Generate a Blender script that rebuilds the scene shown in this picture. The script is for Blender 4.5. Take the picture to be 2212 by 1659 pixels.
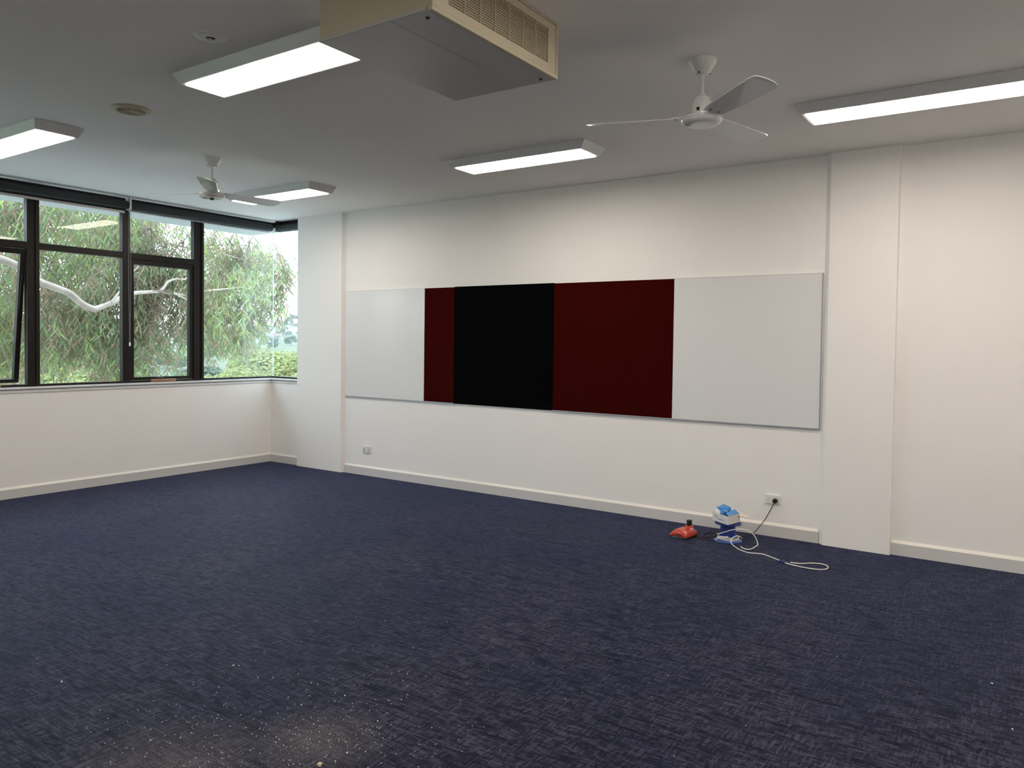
import bpy, bmesh, math, random
from mathutils import Vector, Matrix

for o in list(bpy.data.objects):
    bpy.data.objects.remove(o, do_unlink=True)
SC = bpy.context.scene
COL = SC.collection
PI = math.pi

# ------------------------------------------------------------------ camera
W_PX, H_PX = 2212.0, 1659.0
F_PX, YAW, PITCH, ROLL = 1655.986, .5940, .0288, .0130
CAM = Vector((0.0, -6.2209, 1.5266))
fw = Vector((-math.sin(YAW)*math.cos(PITCH), math.cos(YAW)*math.cos(PITCH), -math.sin(PITCH)))
rt = Vector((math.cos(YAW), math.sin(YAW), 0)); up = rt.cross(fw)
rt2 = rt*math.cos(ROLL) + up*math.sin(ROLL)
up2 = -rt*math.sin(ROLL) + up*math.cos(ROLL)
cd = bpy.data.cameras.new('camera'); cam = bpy.data.objects.new('camera', cd); COL.objects.link(cam)
M = Matrix((rt2, up2, -fw)).transposed().to_4x4(); M.translation = CAM
cam.matrix_world = M
cd.sensor_fit = 'HORIZONTAL'; cd.sensor_width = 36.0; cd.lens = 36.0*F_PX/W_PX
cd.shift_x = -19.24/W_PX; cd.shift_y = -40.78/W_PX
cd.clip_start = .05; cd.clip_end = 3000
SC.camera = cam

# ------------------------------------------------------------------ light, exposure
SC.view_settings.view_transform = 'Standard'; SC.view_settings.look = 'None'
SC.view_settings.gamma = 1.0; SC.view_settings.exposure = 0.0
SC.view_settings.use_curve_mapping = False
SKY_COL, SKY_STR = (0.76, 0.90, 1.0), 5.6
PANEL_COL, PANEL_STR = (1.0, 0.89, 0.785), 25.0
wd = bpy.data.worlds.new('overcast_sky'); SC.world = wd; wd.use_nodes = True
nt = wd.node_tree; bg = nt.nodes['Background']
bg.inputs['Color'].default_value = (*SKY_COL, 1); bg.inputs['Strength'].default_value = SKY_STR
SC.cycles.max_bounces = 10; SC.cycles.diffuse_bounces = 5; SC.cycles.transparent_max_bounces = 16
SC.cycles.glossy_bounces = 4; SC.cycles.sample_clamp_indirect = 6
SC.cycles.use_denoising = True

# ------------------------------------------------------------------ materials
def srgb(r, g, b):
    f = lambda c: (c/255)/12.92 if c/255 <= .04045 else ((c/255+.055)/1.055)**2.4
    return (f(r), f(g), f(b), 1)

def mat(name, col, rough=.6, metal=0.0, noise=.0, nscale=20, bump=0.0, bscale=200, spec=.5, coat=0.0, sheen=0.0, tint2=None):
    m = bpy.data.materials.new(name); m.use_nodes = True; n = m.node_tree; b = n.nodes['Principled BSDF']
    b.inputs['Roughness'].default_value = rough; b.inputs['Metallic'].default_value = metal
    b.inputs['Specular IOR Level'].default_value = spec
    b.inputs['Coat Weight'].default_value = coat; b.inputs['Sheen Weight'].default_value = sheen
    b.inputs['Base Color'].default_value = col
    geo = n.nodes.new('ShaderNodeNewGeometry')
    if noise or tint2:
        t = n.nodes.new('ShaderNodeTexNoise'); t.inputs['Scale'].default_value = nscale; t.inputs['Detail'].default_value = 4
        n.links.new(geo.outputs['Position'], t.inputs['Vector'])
        mx = n.nodes.new('ShaderNodeMix'); mx.data_type = 'RGBA'
        mx.inputs[6].default_value = col
        c2 = tint2 if tint2 else tuple(c*(1-noise) for c in col[:3]) + (1,)
        mx.inputs[7].default_value = c2
        n.links.new(t.outputs['Fac'], mx.inputs[0]); n.links.new(mx.outputs[2], b.inputs['Base Color'])
    if bump:
        t = n.nodes.new('ShaderNodeTexNoise'); t.inputs['Scale'].default_value = bscale; t.inputs['Detail'].default_value = 2
        n.links.new(geo.outputs['Position'], t.inputs['Vector'])
        bp = n.nodes.new('ShaderNodeBump'); bp.inputs['Strength'].default_value = bump; bp.inputs['Distance'].default_value = .002
        n.links.new(t.outputs['Fac'], bp.inputs['Height']); n.links.new(bp.outputs['Normal'], b.inputs['Normal'])
    return m

M_wall = mat('wall_paint', (.88, .865, .84, 1), .55, noise=.03, nscale=3, bump=.12, bscale=140, spec=.35)
M_ceil = mat('ceiling_paint', (.90, .885, .865, 1), .8, noise=.03, nscale=2, bump=.08, bscale=120, spec=.2)
M_skirt = mat('skirting_grey', (.64, .63, .62, 1), .45, noise=.05, nscale=12)
M_skirt2 = mat('skirting_cap', (.80, .77, .71, 1), .4, noise=.03)
M_sill = mat('sill_paint', (.66, .67, .67, 1), .25, noise=.04, nscale=8, spec=.6)
M_frame = mat('bronze_anodised', (.012, .0095, .008, 1), .4, metal=.1, spec=.3, noise=.3, nscale=30)
M_blind = mat('blind_fabric', (.035, .042, .045, 1), .8, noise=.2, nscale=60)
M_rail = mat('blind_rail', (.55, .53, .53, 1), .4, metal=.3, noise=.05)
M_whitepl = mat('white_plastic', (.78, .79, .77, 1), .35, noise=.03, nscale=30)
M_fanw = mat('fan_enamel', (.74, .75, .74, 1), .22, noise=.04, nscale=14, coat=.4)
M_fixture = mat('fixture_metal', (.70, .72, .72, 1), .25, noise=.05, nscale=10, coat=.3)
M_acbeige = mat('ac_cream_enamel', (.54, .49, .35, 1), .4, noise=.08, nscale=6)
M_acgrille = mat('ac_cream_grille', (.56, .50, .37, 1), .45, noise=.1, nscale=20)
M_acpanel = mat('ac_grey_panel', (.50, .50, .48, 1), .32, noise=.06, nscale=5)
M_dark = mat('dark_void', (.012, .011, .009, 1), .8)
M_blackpl = mat('black_plastic', (.012, .012, .013, 1), .4, noise=.2, nscale=60)
M_redpl = mat('red_plastic', (.52, .045, .02, 1), .3, noise=.15, nscale=60, coat=.3)
M_blue = mat('blue_plastic', (.004, .03, .26, 1), .35, noise=.15, nscale=40, coat=.2)
M_blue2 = mat('blue_plastic_disc', (.03, .11, .42, 1), .3, noise=.15, nscale=40, coat=.4)
M_card = mat('white_cardboard', (.72, .72, .68, 1), .6, noise=.05, nscale=50)
M_cardblue = mat('blue_printed_card', (.02, .22, .62, 1), .25, noise=.08, nscale=50, coat=.5)
M_print = mat('blue_print', (.10, .22, .48, 1), .5)
M_chain = mat('grey_chain', (.30, .30, .29, 1), .4)
M_cable = mat('white_cable', (.78, .76, .72, 1), .4, noise=.05, nscale=80)
M_board = mat('whiteboard_enamel', (.73, .74, .74, 1), .17, noise=.02, nscale=4, spec=.5)
M_felt_r = mat('red_felt', (.042, .0016, .0008, 1), .95, noise=.3, nscale=300, bump=.3, bscale=700, spec=.05)
M_felt_k = mat('black_felt', (.0008, .0012, .0018, 1), .95, noise=.3, nscale=300, bump=.3, bscale=700, spec=.05)
M_alu = mat('aluminium_trim', (.42, .44, .47, 1), .35, metal=.5, noise=.05)
M_vent = mat('aged_cream_plastic', (.56, .50, .36, 1), .4, noise=.1, nscale=40)
M_twig = mat('twig_bark', (.16, .12, .09, 1), .85, noise=.3, nscale=9)
M_bark = mat('gum_bark', (.50, .45, .40, 1), .75, nscale=7, tint2=(.24, .17, .12, 1), bump=.4, bscale=60)
M_trunk = mat('far_trunk', (.20, .16, .12, 1), .9, noise=.4, nscale=5)
M_crumb = mat('plaster_chip', (.80, .78, .72, 1), .8, noise=.1, nscale=200)
M_crumb2 = mat('beige_chip', (.72, .62, .42, 1), .8, noise=.2, nscale=200)
M_brass = mat('winder_brown', (.30, .17, .09, 1), .4, noise=.2, nscale=40)
M_render = mat('outside_render', (.62, .62, .60, 1), .8, noise=.08, nscale=2)
M_reflector = mat('reflector_concrete', (.50, .50, .485, 1), .9, noise=.1, nscale=1.5)  # pale surface of the slab added to bounce daylight indoors
M_void2 = mat('grille_shadow', (.13, .11, .07, 1), .9)
M_soffit = mat('soffit_paint', (.50, .53, .52, 1), .7, noise=.04, nscale=3)
M_ground = mat('hill_ground', (.055, .085, .05, 1), .95, nscale=.06, tint2=(.13, .15, .08, 1))

def emit_mat(name, col, s):
    m = bpy.data.materials.new(name); m.use_nodes = True; n = m.node_tree; n.nodes.clear()
    e = n.nodes.new('ShaderNodeEmission'); e.inputs[0].default_value = (*col, 1); e.inputs[1].default_value = s
    o = n.nodes.new('ShaderNodeOutputMaterial'); n.links.new(e.outputs[0], o.inputs[0]); return m
M_panel = emit_mat('lit_diffuser', PANEL_COL, PANEL_STR)

def glass_mat(name, tint):
    m = bpy.data.materials.new(name); m.use_nodes = True; n = m.node_tree; n.nodes.clear()
    tr = n.nodes.new('ShaderNodeBsdfTransparent'); tr.inputs[0].default_value = (*tint, 1)
    gl = n.nodes.new('ShaderNodeBsdfGlossy'); gl.inputs['Roughness'].default_value = .01; gl.inputs[0].default_value = (1, 1, 1, 1)
    # Schlick reflectance from |cos|, the same for both faces of the pane
    geo = n.nodes.new('ShaderNodeNewGeometry'); dt = n.nodes.new('ShaderNodeVectorMath'); dt.operation = 'DOT_PRODUCT'
    n.links.new(geo.outputs['Incoming'], dt.inputs[0]); n.links.new(geo.outputs['Normal'], dt.inputs[1])
    def mth(op, a, b=None, c=None):
        q = n.nodes.new('ShaderNodeMath'); q.operation = op; q.use_clamp = op == 'SUBTRACT'
        for i, v in enumerate((a, b, c)):
            if v is None: continue
            if isinstance(v, (int, float)): q.inputs[i].default_value = v
            else: n.links.new(v, q.inputs[i])
        return q
    fr = mth('MULTIPLY_ADD', mth('POWER', mth('SUBTRACT', 1.0, mth('ABSOLUTE', dt.outputs['Value']).outputs[0]).outputs[0], 5.0).outputs[0], .55, .013)
    mx = n.nodes.new('ShaderNodeMixShader'); o = n.nodes.new('ShaderNodeOutputMaterial')
    n.links.new(fr.outputs[0], mx.inputs[0]); n.links.new(tr.outputs[0], mx.inputs[1]); n.links.new(gl.outputs[0], mx.inputs[2])
    n.links.new(mx.outputs[0], o.inputs[0]); return m
M_glass = glass_mat('window_glass', (.95, .97, .975))
M_gedge = mat('glass_edge', (.55, .80, .74, 1), .2, noise=.1)

def carpet_mat():
    m = bpy.data.materials.new('woven_carpet'); m.use_nodes = True; n = m.node_tree; b = n.nodes['Principled BSDF']
    L = n.links.new; geo = n.nodes.new('ShaderNodeNewGeometry')
    def noise(sx, sy, det=2, sc=1.0, rough=.5):
        mp = n.nodes.new('ShaderNodeVectorMath'); mp.operation = 'MULTIPLY'; mp.inputs[1].default_value = (sx, sy, 1)
        L(geo.outputs['Position'], mp.inputs[0]); t = n.nodes.new('ShaderNodeTexNoise')
        t.inputs['Scale'].default_value = sc; t.inputs['Detail'].default_value = det; t.inputs['Roughness'].default_value = rough
        L(mp.outputs[0], t.inputs['Vector']); return t.outputs['Fac']
    def math_(op, a, c, d=None):
        q = n.nodes.new('ShaderNodeMath'); q.operation = op
        for i, v in enumerate((a, c, d)):
            if v is None: continue
            if isinstance(v, (int, float)): q.inputs[i].default_value = v
            else: L(v, q.inputs[i])
        return q.outputs[0]
    def mix(f, a, c):
        q = n.nodes.new('ShaderNodeMix'); q.data_type = 'RGBA'
        L(f, q.inputs[0]) if not isinstance(f, float) else None
        for i, v in ((6, a), (7, c)):
            if isinstance(v, tuple): q.inputs[i].default_value = v
            else: L(v, q.inputs[i])
        return q.outputs[2]
    def ramp(f, lo, hi):
        q = n.nodes.new('ShaderNodeMapRange'); q.inputs[1].default_value = lo; q.inputs[2].default_value = hi; q.clamp = True
        L(f, q.inputs[0]); return q.outputs[0]
    a = ramp(noise(11, 95), .49, .60)         # yarns along X
    c = ramp(noise(95, 9), .50, .61)         # yarns along Y
    dk = ramp(noise(9, 40, 3), .50, .62)      # dark navy dashes
    dk2 = ramp(noise(70, 22, 3), .52, .62)
    dk3 = ramp(noise(3.2, 11, 5, 1.0, .65), .50, .66)
    big = ramp(noise(1.1, 1.1, 4), .35, .68)
    light = math_('MAXIMUM', a, c)
    base = mix(big, (.009, .0105, .026, 1), (.0150, .0155, .031, 1))
    yarn = mix(big, (.035, .038, .066, 1), (.061, .059, .081, 1))
    col = mix(light, base, yarn)
    dark = math_('MINIMUM', math_('ADD', math_('MULTIPLY', math_('MAXIMUM', dk, dk2), .72), math_('MULTIPLY', dk3, .48)), .95)
    col = mix(dark, col, (.0026, .0034, .0115, 1))
    # powdery plaster dust trodden into the pile in two patches
    def patch(x, y, r):
        d = n.nodes.new('ShaderNodeVectorMath'); d.operation = 'DISTANCE'; d.inputs[1].default_value = (x, y, 0)
        L(geo.outputs['Position'], d.inputs[0])
        q = ramp(d.outputs['Value'], r, 0.0)
        return q
    pm = math_('MAXIMUM', patch(-2.25, -4.26, .30), math_('MULTIPLY', patch(-2.52, -4.68, .42), .8))
    grain = ramp(noise(230, 230, 2), .42, .72)
    pm = math_('MULTIPLY', math_('MULTIPLY', pm, grain), .55)
    col = mix(pm, col, (.36, .32, .27, 1))
    L(col, b.inputs['Base Color'])
    b.inputs['Roughness'].default_value = .6; b.inputs['Specular IOR Level'].default_value = .07
    b.inputs['Sheen Weight'].default_value = .17; b.inputs['Sheen Roughness'].default_value = .32
    b.inputs['Sheen Tint'].default_value = (.22, .38, 1, 1)  # cool cast of the window daylight put into the sheen colour
    bp = n.nodes.new('ShaderNodeBump'); bp.inputs['Strength'].default_value = .35; bp.inputs['Distance'].default_value = .003
    L(math_('SUBTRACT', light, dark), bp.inputs['Height']); L(bp.outputs['Normal'], b.inputs['Normal'])
    return m
M_carpet = carpet_mat()

def leaf_mat(name, cols, trans=.35, nscale=.9):
    m = bpy.data.materials.new(name); m.use_nodes = True; n = m.node_tree; n.nodes.clear(); L = n.links.new
    geo = n.nodes.new('ShaderNodeNewGeometry'); oi = n.nodes.new('ShaderNodeObjectInfo')
    t = n.nodes.new('ShaderNodeTexNoise'); t.inputs['Scale'].default_value = nscale; t.inputs['Detail'].default_value = 2
    L(geo.outputs['Position'], t.inputs['Vector'])
    a = n.nodes.new('ShaderNodeMath'); a.operation = 'MULTIPLY_ADD'; a.inputs[1].default_value = 2.4; a.inputs[2].default_value = -.7
    L(t.outputs['Fac'], a.inputs[0])
    s = n.nodes.new('ShaderNodeMath'); s.operation = 'ADD'; L(geo.outputs['Random Per Island'], s.inputs[0]); L(oi.outputs['Random'], s.inputs[1])
    fr = n.nodes.new('ShaderNodeMath'); fr.operation = 'FRACT'; L(s.outputs[0], fr.inputs[0])
    w = n.nodes.new('ShaderNodeMath'); w.operation = 'MULTIPLY_ADD'; w.inputs[1].default_value = .55; L(fr.outputs[0], w.inputs[0])
    h = n.nodes.new('ShaderNodeMath'); h.operation = 'MULTIPLY'; h.inputs[1].default_value = .55; L(a.outputs[0], h.inputs[0]); L(h.outputs[0], w.inputs[2])
    r = n.nodes.new('ShaderNodeValToRGB'); e = r.color_ramp.elements
    while len(e) < len(cols): e.new(.5)
    for i, c in enumerate(cols):
        e[i].position = i/(len(cols)-1); e[i].color = (*c, 1)
    L(w.outputs[0], r.inputs[0])
    d = n.nodes.new('ShaderNodeBsdfDiffuse'); tl = n.nodes.new('ShaderNodeBsdfTranslucent'); mx = n.nodes.new('ShaderNodeMixShader')
    mx.inputs[0].default_value = trans; o = n.nodes.new('ShaderNodeOutputMaterial')
    L(r.outputs[0], d.inputs[0]); L(r.outputs[0], tl.inputs[0]); L(d.outputs[0], mx.inputs[1]); L(tl.outputs[0], mx.inputs[2]); L(mx.outputs[0], o.inputs[0])
    return m
M_leaf = leaf_mat('gum_leaves', [(.09, .13, .085), (.30, .22, .15), (.17, .24, .14), (.36, .25, .18), (.21, .29, .17), (.34, .43, .14), (.36, .42, .29)])
M_bush = leaf_mat('valley_leaves', [(.17, .23, .12), (.26, .31, .14), (.36, .36, .17), (.20, .27, .15)], .3, .35)
M_far = leaf_mat('hill_leaves', [(.07, .11, .08), (.11, .16, .11), (.14, .18, .12)], .2, .08)

# ------------------------------------------------------------------ helpers
class MB:
    def __init__(s): s.v = []; s.f = []
    def add(s, vs, fs):
        n = len(s.v); s.v += [tuple(p) for p in vs]; s.f += [tuple(i+n for i in f) for f in fs]; return s
    def box(s, x0, x1, y0, y1, z0, z1, tf=None):
        p = [(x, y, z) for z in (z0, z1) for y in (y0, y1) for x in (x0, x1)]
        if tf: p = [tf @ Vector(q) for q in p]
        return s.add(p, [(0,2,3,1), (4,5,7,6), (0,1,5,4), (2,6,7,3), (0,4,6,2), (1,3,7,5)])
    def frustum(s, b, t):          # b, t: four corners each, counter-clockwise
        return s.add(list(b)+list(t), [(3,2,1,0), (4,5,6,7), (0,1,5,4), (1,2,6,5), (2,3,7,6), (3,0,4,7)])
    def lathe(s, c, prof, n=28, tf=None, cap=True):
        vs = []
        for r, z in prof:
            for k in range(n):
                a = 2*PI*k/n; p = Vector((r*math.cos(a), r*math.sin(a), z))
                if tf: p = tf @ p
                vs.append(p + Vector(c))
        fs = [(i*n+k, i*n+(k+1) % n, (i+1)*n+(k+1) % n, (i+1)*n+k) for i in range(len(prof)-1) for k in range(n)]
        if cap:
            fs.append(tuple(reversed(range(n)))); fs.append(tuple((len(prof)-1)*n+k for k in range(n)))
        return s.add(vs, fs)
    def tube(s, pts, r, n=8, smooth=0):
        pts = [Vector(p) for p in pts]
        if smooth: pts = catmull(pts, smooth)
        m = len(pts); vs = []; prev = None
        for i, p in enumerate(pts):
            t = (pts[min(i+1, m-1)] - pts[max(i-1, 0)]).normalized()
            if prev is None:
                a = Vector((0, 0, 1)) if abs(t.z) < .9 else Vector((1, 0, 0))
                u = t.cross(a).normalized()
            else:
                u = (prev - t*prev.dot(t)).normalized()
            prev = u; w = t.cross(u)
            rr = r if isinstance(r, (int, float)) else r[0]+(r[1]-r[0])*i/(m-1)
            for k in range(n):
                a = 2*PI*k/n; vs.append(p + (u*math.cos(a)+w*math.sin(a))*rr)
        fs = [(i*n+k, i*n+(k+1) % n, (i+1)*n+(k+1) % n, (i+1)*n+k) for i in range(m-1) for k in range(n)]
        fs.append(tuple(reversed(range(n)))); fs.append(tuple((m-1)*n+k for k in range(n)))
        return s.add(vs, fs)
    def prism(s, poly, z0, z1, tf=None):
        n = len(poly); vs = [Vector((x, y, z)) for z in (z0, z1) for x, y in poly]
        if tf: vs = [tf @ v for v in vs]
        return s.add(vs, [tuple(reversed(range(n))), tuple(range(n, 2*n))] + [(k, (k+1) % n, n+(k+1) % n, n+k) for k in range(n)])

def catmull(p, k):
    out = []; n = len(p)
    for i in range(n-1):
        a, b, c, d = p[max(i-1, 0)], p[i], p[i+1], p[min(i+2, n-1)]
        for j in range(k):
            t = j/k
            out.append(.5*((2*b)+(c-a)*t+(2*a-5*b+4*c-d)*t*t+(3*b-a-3*c+d)*t**3))
    out.append(p[-1]); return out

ORG = {}
def obj(name, mb, m, parent=None, bevel=0, smooth=False, label=None, seg=2, local=False):
    o_ = ORG.get(parent.name, Vector()) if parent else Vector()
    me = bpy.data.meshes.new(name)
    vs = mb.v if local else [tuple(Vector(p)-o_) for p in mb.v]
    me.from_pydata(vs, [], mb.f)
    if bevel:
        b = bmesh.new(); b.from_mesh(me); bmesh.ops.recalc_face_normals(b, faces=b.faces)
        ed = [e for e in b.edges if len(e.link_faces) == 2 and e.calc_face_angle(0) > .6]
        bmesh.ops.bevel(b, geom=ed, offset=bevel, segments=seg, profile=.5, affect='EDGES', clamp_overlap=True)
        b.to_mesh(me); b.free()
    else:
        b = bmesh.new(); b.from_mesh(me); bmesh.ops.recalc_face_normals(b, faces=b.faces); b.to_mesh(me); b.free()
    me.materials.append(m)
    if smooth:
        for p in me.polygons: p.use_smooth = True
        me.set_sharp_from_angle(angle=.7)
    o = bpy.data.objects.new(name, me); COL.objects.link(o)
    if parent: o.parent = parent; ORG[o.name] = o_
    else: ORG[o.name] = Vector()
    if label: o['label'] = label
    return o

def tag(o, label, cat, group=None, kind=None):
    o['label'] = label; o['category'] = cat
    if group: o['group'] = group
    if kind: o['kind'] = kind
    return o
def thing(name, label, cat, loc=(0, 0, 0), group=None, kind=None):
    o = bpy.data.objects.new(name, None); o.empty_display_size = .1; COL.objects.link(o); o.location = loc
    ORG[o.name] = Vector(loc); return tag(o, label, cat, group, kind)
def struct(o): o['kind'] = 'structure'; return o
def copy_tree(o, parent=None):
    c = o.copy(); COL.objects.link(c); c.parent = parent; ORG[c.name] = ORG.get(o.name, Vector()).copy()
    for ch in [q for q in KIDS.get(o.name, [])]: copy_tree(ch, c)
    return c
def kids_index():
    KIDS.clear()
    for q in bpy.data.objects:
        if q.parent: KIDS.setdefault(q.parent.name, []).append(q)
KIDS = {}

# ================================================================== room shell
XW, XR, YB, H = -7.99, 2.6, -8.2, 3.0          # window wall, right wall, back wall, ceiling
GX, GY = -8.10, .11                             # glass planes
SZ = 1.045                                      # sill top
struct(tag(obj('floor', MB().box(XW-.13, XR+.2, YB-.2, .12, -.25, 0), M_carpet), 'dark navy woven carpet with grey violet flecks over the whole floor', 'floor'))
struct(tag(obj('ceiling', MB().box(XW-.07, XR+.2, YB-.2, .07, H, H+.25), M_ceil), 'flat white painted plaster ceiling carrying fans and light panels', 'ceiling'))
# main wall: low piece under the return window, full height from the left pier on
wm = MB().box(-7.44, XR+.2, 0, .14, 0, H)
wm.box(XW-.13, -7.44, 0, .14, 0, SZ-.02)
struct(tag(obj('wall_back', wm, M_wall), 'long white wall with the display boards between two piers', 'wall'))
wl = MB().box(XW-.13, XW, YB-.2, 0, 0, SZ-.02)
struct(tag(obj('wall_left', wl, M_wall), 'low white wall below the window band on the left', 'wall'))
struct(tag(obj('wall_right', MB().box(XR, XR+.2, YB-.2, 0, 0, H), M_wall), 'white side wall outside the right of the view', 'wall'))
struct(tag(obj('wall_front', MB().box(XW-.13, XR, YB-.2, YB, 0, H), M_wall), 'white wall behind the viewer', 'wall'))

def pier(name, x0, x1, label, sl, sr):
    # front face 47 mm proud, splayed cover strips at the sides
    P = .047
    poly = [(x0, .0), (x0+sl, -P), (x1-sr, -P), (x1, .0)]
    o = obj(name, MB().prism(poly, 0, H), M_wall); return struct(tag(o, label, 'pier'))
pier('pier', -7.44, -6.650, 'white pier beside the corner window, left end of the display boards', .002, .030)
pier('pier', -1.385, -.868, 'white pier at the right end of the display boards', .040, .006)

# skirtings: grey face with a pale sloping top
def skirting(name, x0, x1, y0, y1, label, side):
    b = MB()
    if side == 'y':
        b.box(x0, x1, -.016, 0, 0, .088)
        c = MB().add([(x0, -.016, .088), (x1, -.016, .088), (x1, 0, .088), (x0, 0, .088), (x0, -.003, .108), (x1, -.003, .108), (x1, 0, .108), (x0, 0, .108)],
                     [(3,2,1,0), (4,5,6,7), (0,1,5,4), (1,2,6,5), (2,3,7,6), (3,0,4,7)])
    else:
        b.box(XW, XW+.016, y0, y1, 0, .088)
        c = MB().add([(XW, y0, .088), (XW+.016, y0, .088), (XW+.016, y1, .088), (XW, y1, .088), (XW, y0, .108), (XW+.003, y0, .108), (XW+.003, y1, .108), (XW, y1, .108)],
                     [(3,2,1,0), (4,5,6,7), (0,1,5,4), (1,2,6,5), (2,3,7,6), (3,0,4,7)])
    o = struct(tag(obj(name, b, M_skirt), label, 'skirting'))
    obj('top_bevel', c, M_skirt2, o, label='pale sloping top edge')
skirting('baseboard_back', -6.650, -1.385, 0, 0, 'grey skirting board under the display boards between the piers', 'y')
skirting('baseboard_right', -.868, XR, 0, 0, 'grey skirting board running right from the right pier', 'y')
skirting('baseboard_corner', XW+.016, -7.44, 0, 0, 'short grey skirting board under the corner return window', 'y')
skirting('baseboard_left', 0, 0, YB, 0, 'grey skirting board along the low window wall', 'x')

# sill: board with nosing, architrave below
s = MB().box(XW-.13, XW+.018, YB, .14, SZ-.02, SZ)
s.box(XW+.018, -7.44, -.018, .14, SZ-.02, SZ)
sill = struct(tag(obj('trim_1', s, M_sill, bevel=.003), 'glossy grey window sill running along the window band into the corner', 'window sill'))
a = MB().box(XW, XW+.008, YB, 0, SZ-.052, SZ-.026); a.box(XW+.008, -7.44, -.008, 0, SZ-.052, SZ-.026)
obj('apron_strip', a, M_sill, sill)
g = MB().box(XW, XW+.004, YB, 0, SZ-.026, SZ-.0201); g.box(XW+.004, -7.44, -.004, 0, SZ-.026, SZ-.0201)
obj('shadow_groove', g, M_dark, sill)

# ------------------------------------------------------------------ window band (left) : frame, mullions, transoms, panes, sashes
F0, F1 = XW-.060, XW-.125                        # frame depth (inner, outer)
win = thing('window_1', 'dark bronze framed window band along the left wall with gum tree behind', 'window', (F0, -4.0, SZ), kind='structure')
YL = YB + .05
obj('bottom_rail', MB().box(F1, F0, YL, .08, SZ, SZ+.022), M_frame, win, bevel=.002)
obj('head_rail', MB().box(F1, F0, YL, .08, 2.935, H), M_frame, win, bevel=.002)
mull = [(-2.772, -2.660), (-1.848, -1.768), (-1.022, -.893)]
edges = [(-3.60, -3.52), (-4.48, -4.37), (-5.34, -5.26), (-6.20, -6.09), (-7.06, -6.98), (-7.92, -7.81)]
for y0, y1 in mull+edges:
    wdt = y1-y0
    mb = MB().box(F1, F0, y0, y1, SZ+.022, 2.935)
    m_ = obj('mullion', mb, M_frame, win, bevel=.003)
    if wdt > .09:                               # proud cover bead down the wide mullions
        obj('cover_bead', MB().box(F0, F0+.014, y1-.040, y1-.012, SZ+.022, 2.935), M_frame, m_, bevel=.003)
allm = sorted(mull+edges)
bays = []
for i in range(len(allm)-1): bays.append((allm[i][1], allm[i+1][0]))
bays = [b for b in bays]
TZ0, TZ1 = 2.372, 2.436
def pane(y0, y1, z0, z1, par=None, name='pane'):
    return obj(name, MB().box(GX-.003, GX+.003, y0, y1, z0, z1), M_glass, par or win)
for k, (y0, y1) in enumerate(sorted(bays, key=lambda b: -b[0])):
    sash_bay = (k % 2 == 0)                     # nearest the corner is an awning sash, then fixed, ...
    obj('transom', MB().box(F1, F0, y0, y1, TZ0, TZ1), M_frame, win, bevel=.003)
    pane(y0, y1, TZ1, 2.935)
    if not sash_bay:
        pane(y0, y1, SZ+.022, TZ0)
    else:
        opening = math.radians(7.5) if k == 2 else 0.0
        hinge = Vector((F1+.02, 0, TZ0))
        tf = Matrix.Translation(hinge) @ Matrix.Rotation(opening, 4, 'Y') @ Matrix.Translation(-hinge)
        sx0, sx1 = F1+.004, F0-.012
        ya, yb, za, zb = y0+.004, y1-.004, SZ+.026, TZ0-.003
        fr = MB()
        for bx in ((ya, ya+.044, za, zb), (yb-.044, yb, za, zb), (ya+.044, yb-.044, za, za+.032), (ya+.044, yb-.044, zb-.052, zb)):
            fr.box(sx0, sx1, bx[0], bx[1], bx[2], bx[3], tf)
        sash = obj('sash', fr, M_frame, win, label='awning sash pushed open at the bottom' if opening else None)
        gp = MB().box(GX-.003, GX+.003, ya+.044, yb-.044, za+.032, zb-.052, tf); obj('pane', gp, M_glass, sash)
        if opening:
            for yy in (ya+.03, yb-.03):
                obj('stay_arm', MB().tube([(F0-.03, yy, TZ0-.25), (F1-.09, yy, za+.35)], .006, 6), M_frame, sash)
        yc = (y0+y1)/2
        hb = MB().box(F0-.005, F0+.045, yc-.15, yc+.13, SZ+.001, SZ+.034)
        hd = obj('winder_box', hb, M_brass, sash, bevel=.006, label='brown sash winder box on the sill')
        obj('winder_lever', MB().tube([(F0+.02, yc-.02, SZ+.034), (F0+.022, yc-.02, SZ+.046), (F0+.03, yc-.10, SZ+.048)], .007, 8, smooth=3), M_blackpl, sash, smooth=True)
for yy in [(allm[i][1]+allm[i+1][0])/2 for i in range(len(allm)-1)]: pass
# winder levers, dark, on top of the boxes
for q in [c for c in bpy.data.objects if c.name.startswith('winder_box')]:
    pass
# frameless corner panes
pane(-.893, GY+.003, SZ+.022, 2.935, name='pane')
obj('corner_glass_edge', MB().box(GX-.004, GX+.004, GY+.004, GY+.010, SZ+.022, 2.935), M_gedge, win, label='pale green polished edge of the corner glass')

w2 = thing('window_2', 'narrow frameless corner window returning behind the left pier', 'window', (-7.8, .08, SZ), kind='structure')
obj('bottom_rail', MB().box(F0, -7.44, .062, .125, SZ, SZ+.022), M_frame, w2, bevel=.002)
obj('head_rail', MB().box(F0, -7.44, .062, .125, 2.935, H), M_frame, w2, bevel=.002)
obj('pane', MB().box(GX+.005, -7.44, GY-.003, GY+.003, SZ+.022, 2.935), M_glass, w2)
obj('head_lining', MB().box(XW-.06, -7.44, .062, .14, H, H+.25), M_render, w2)

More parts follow.
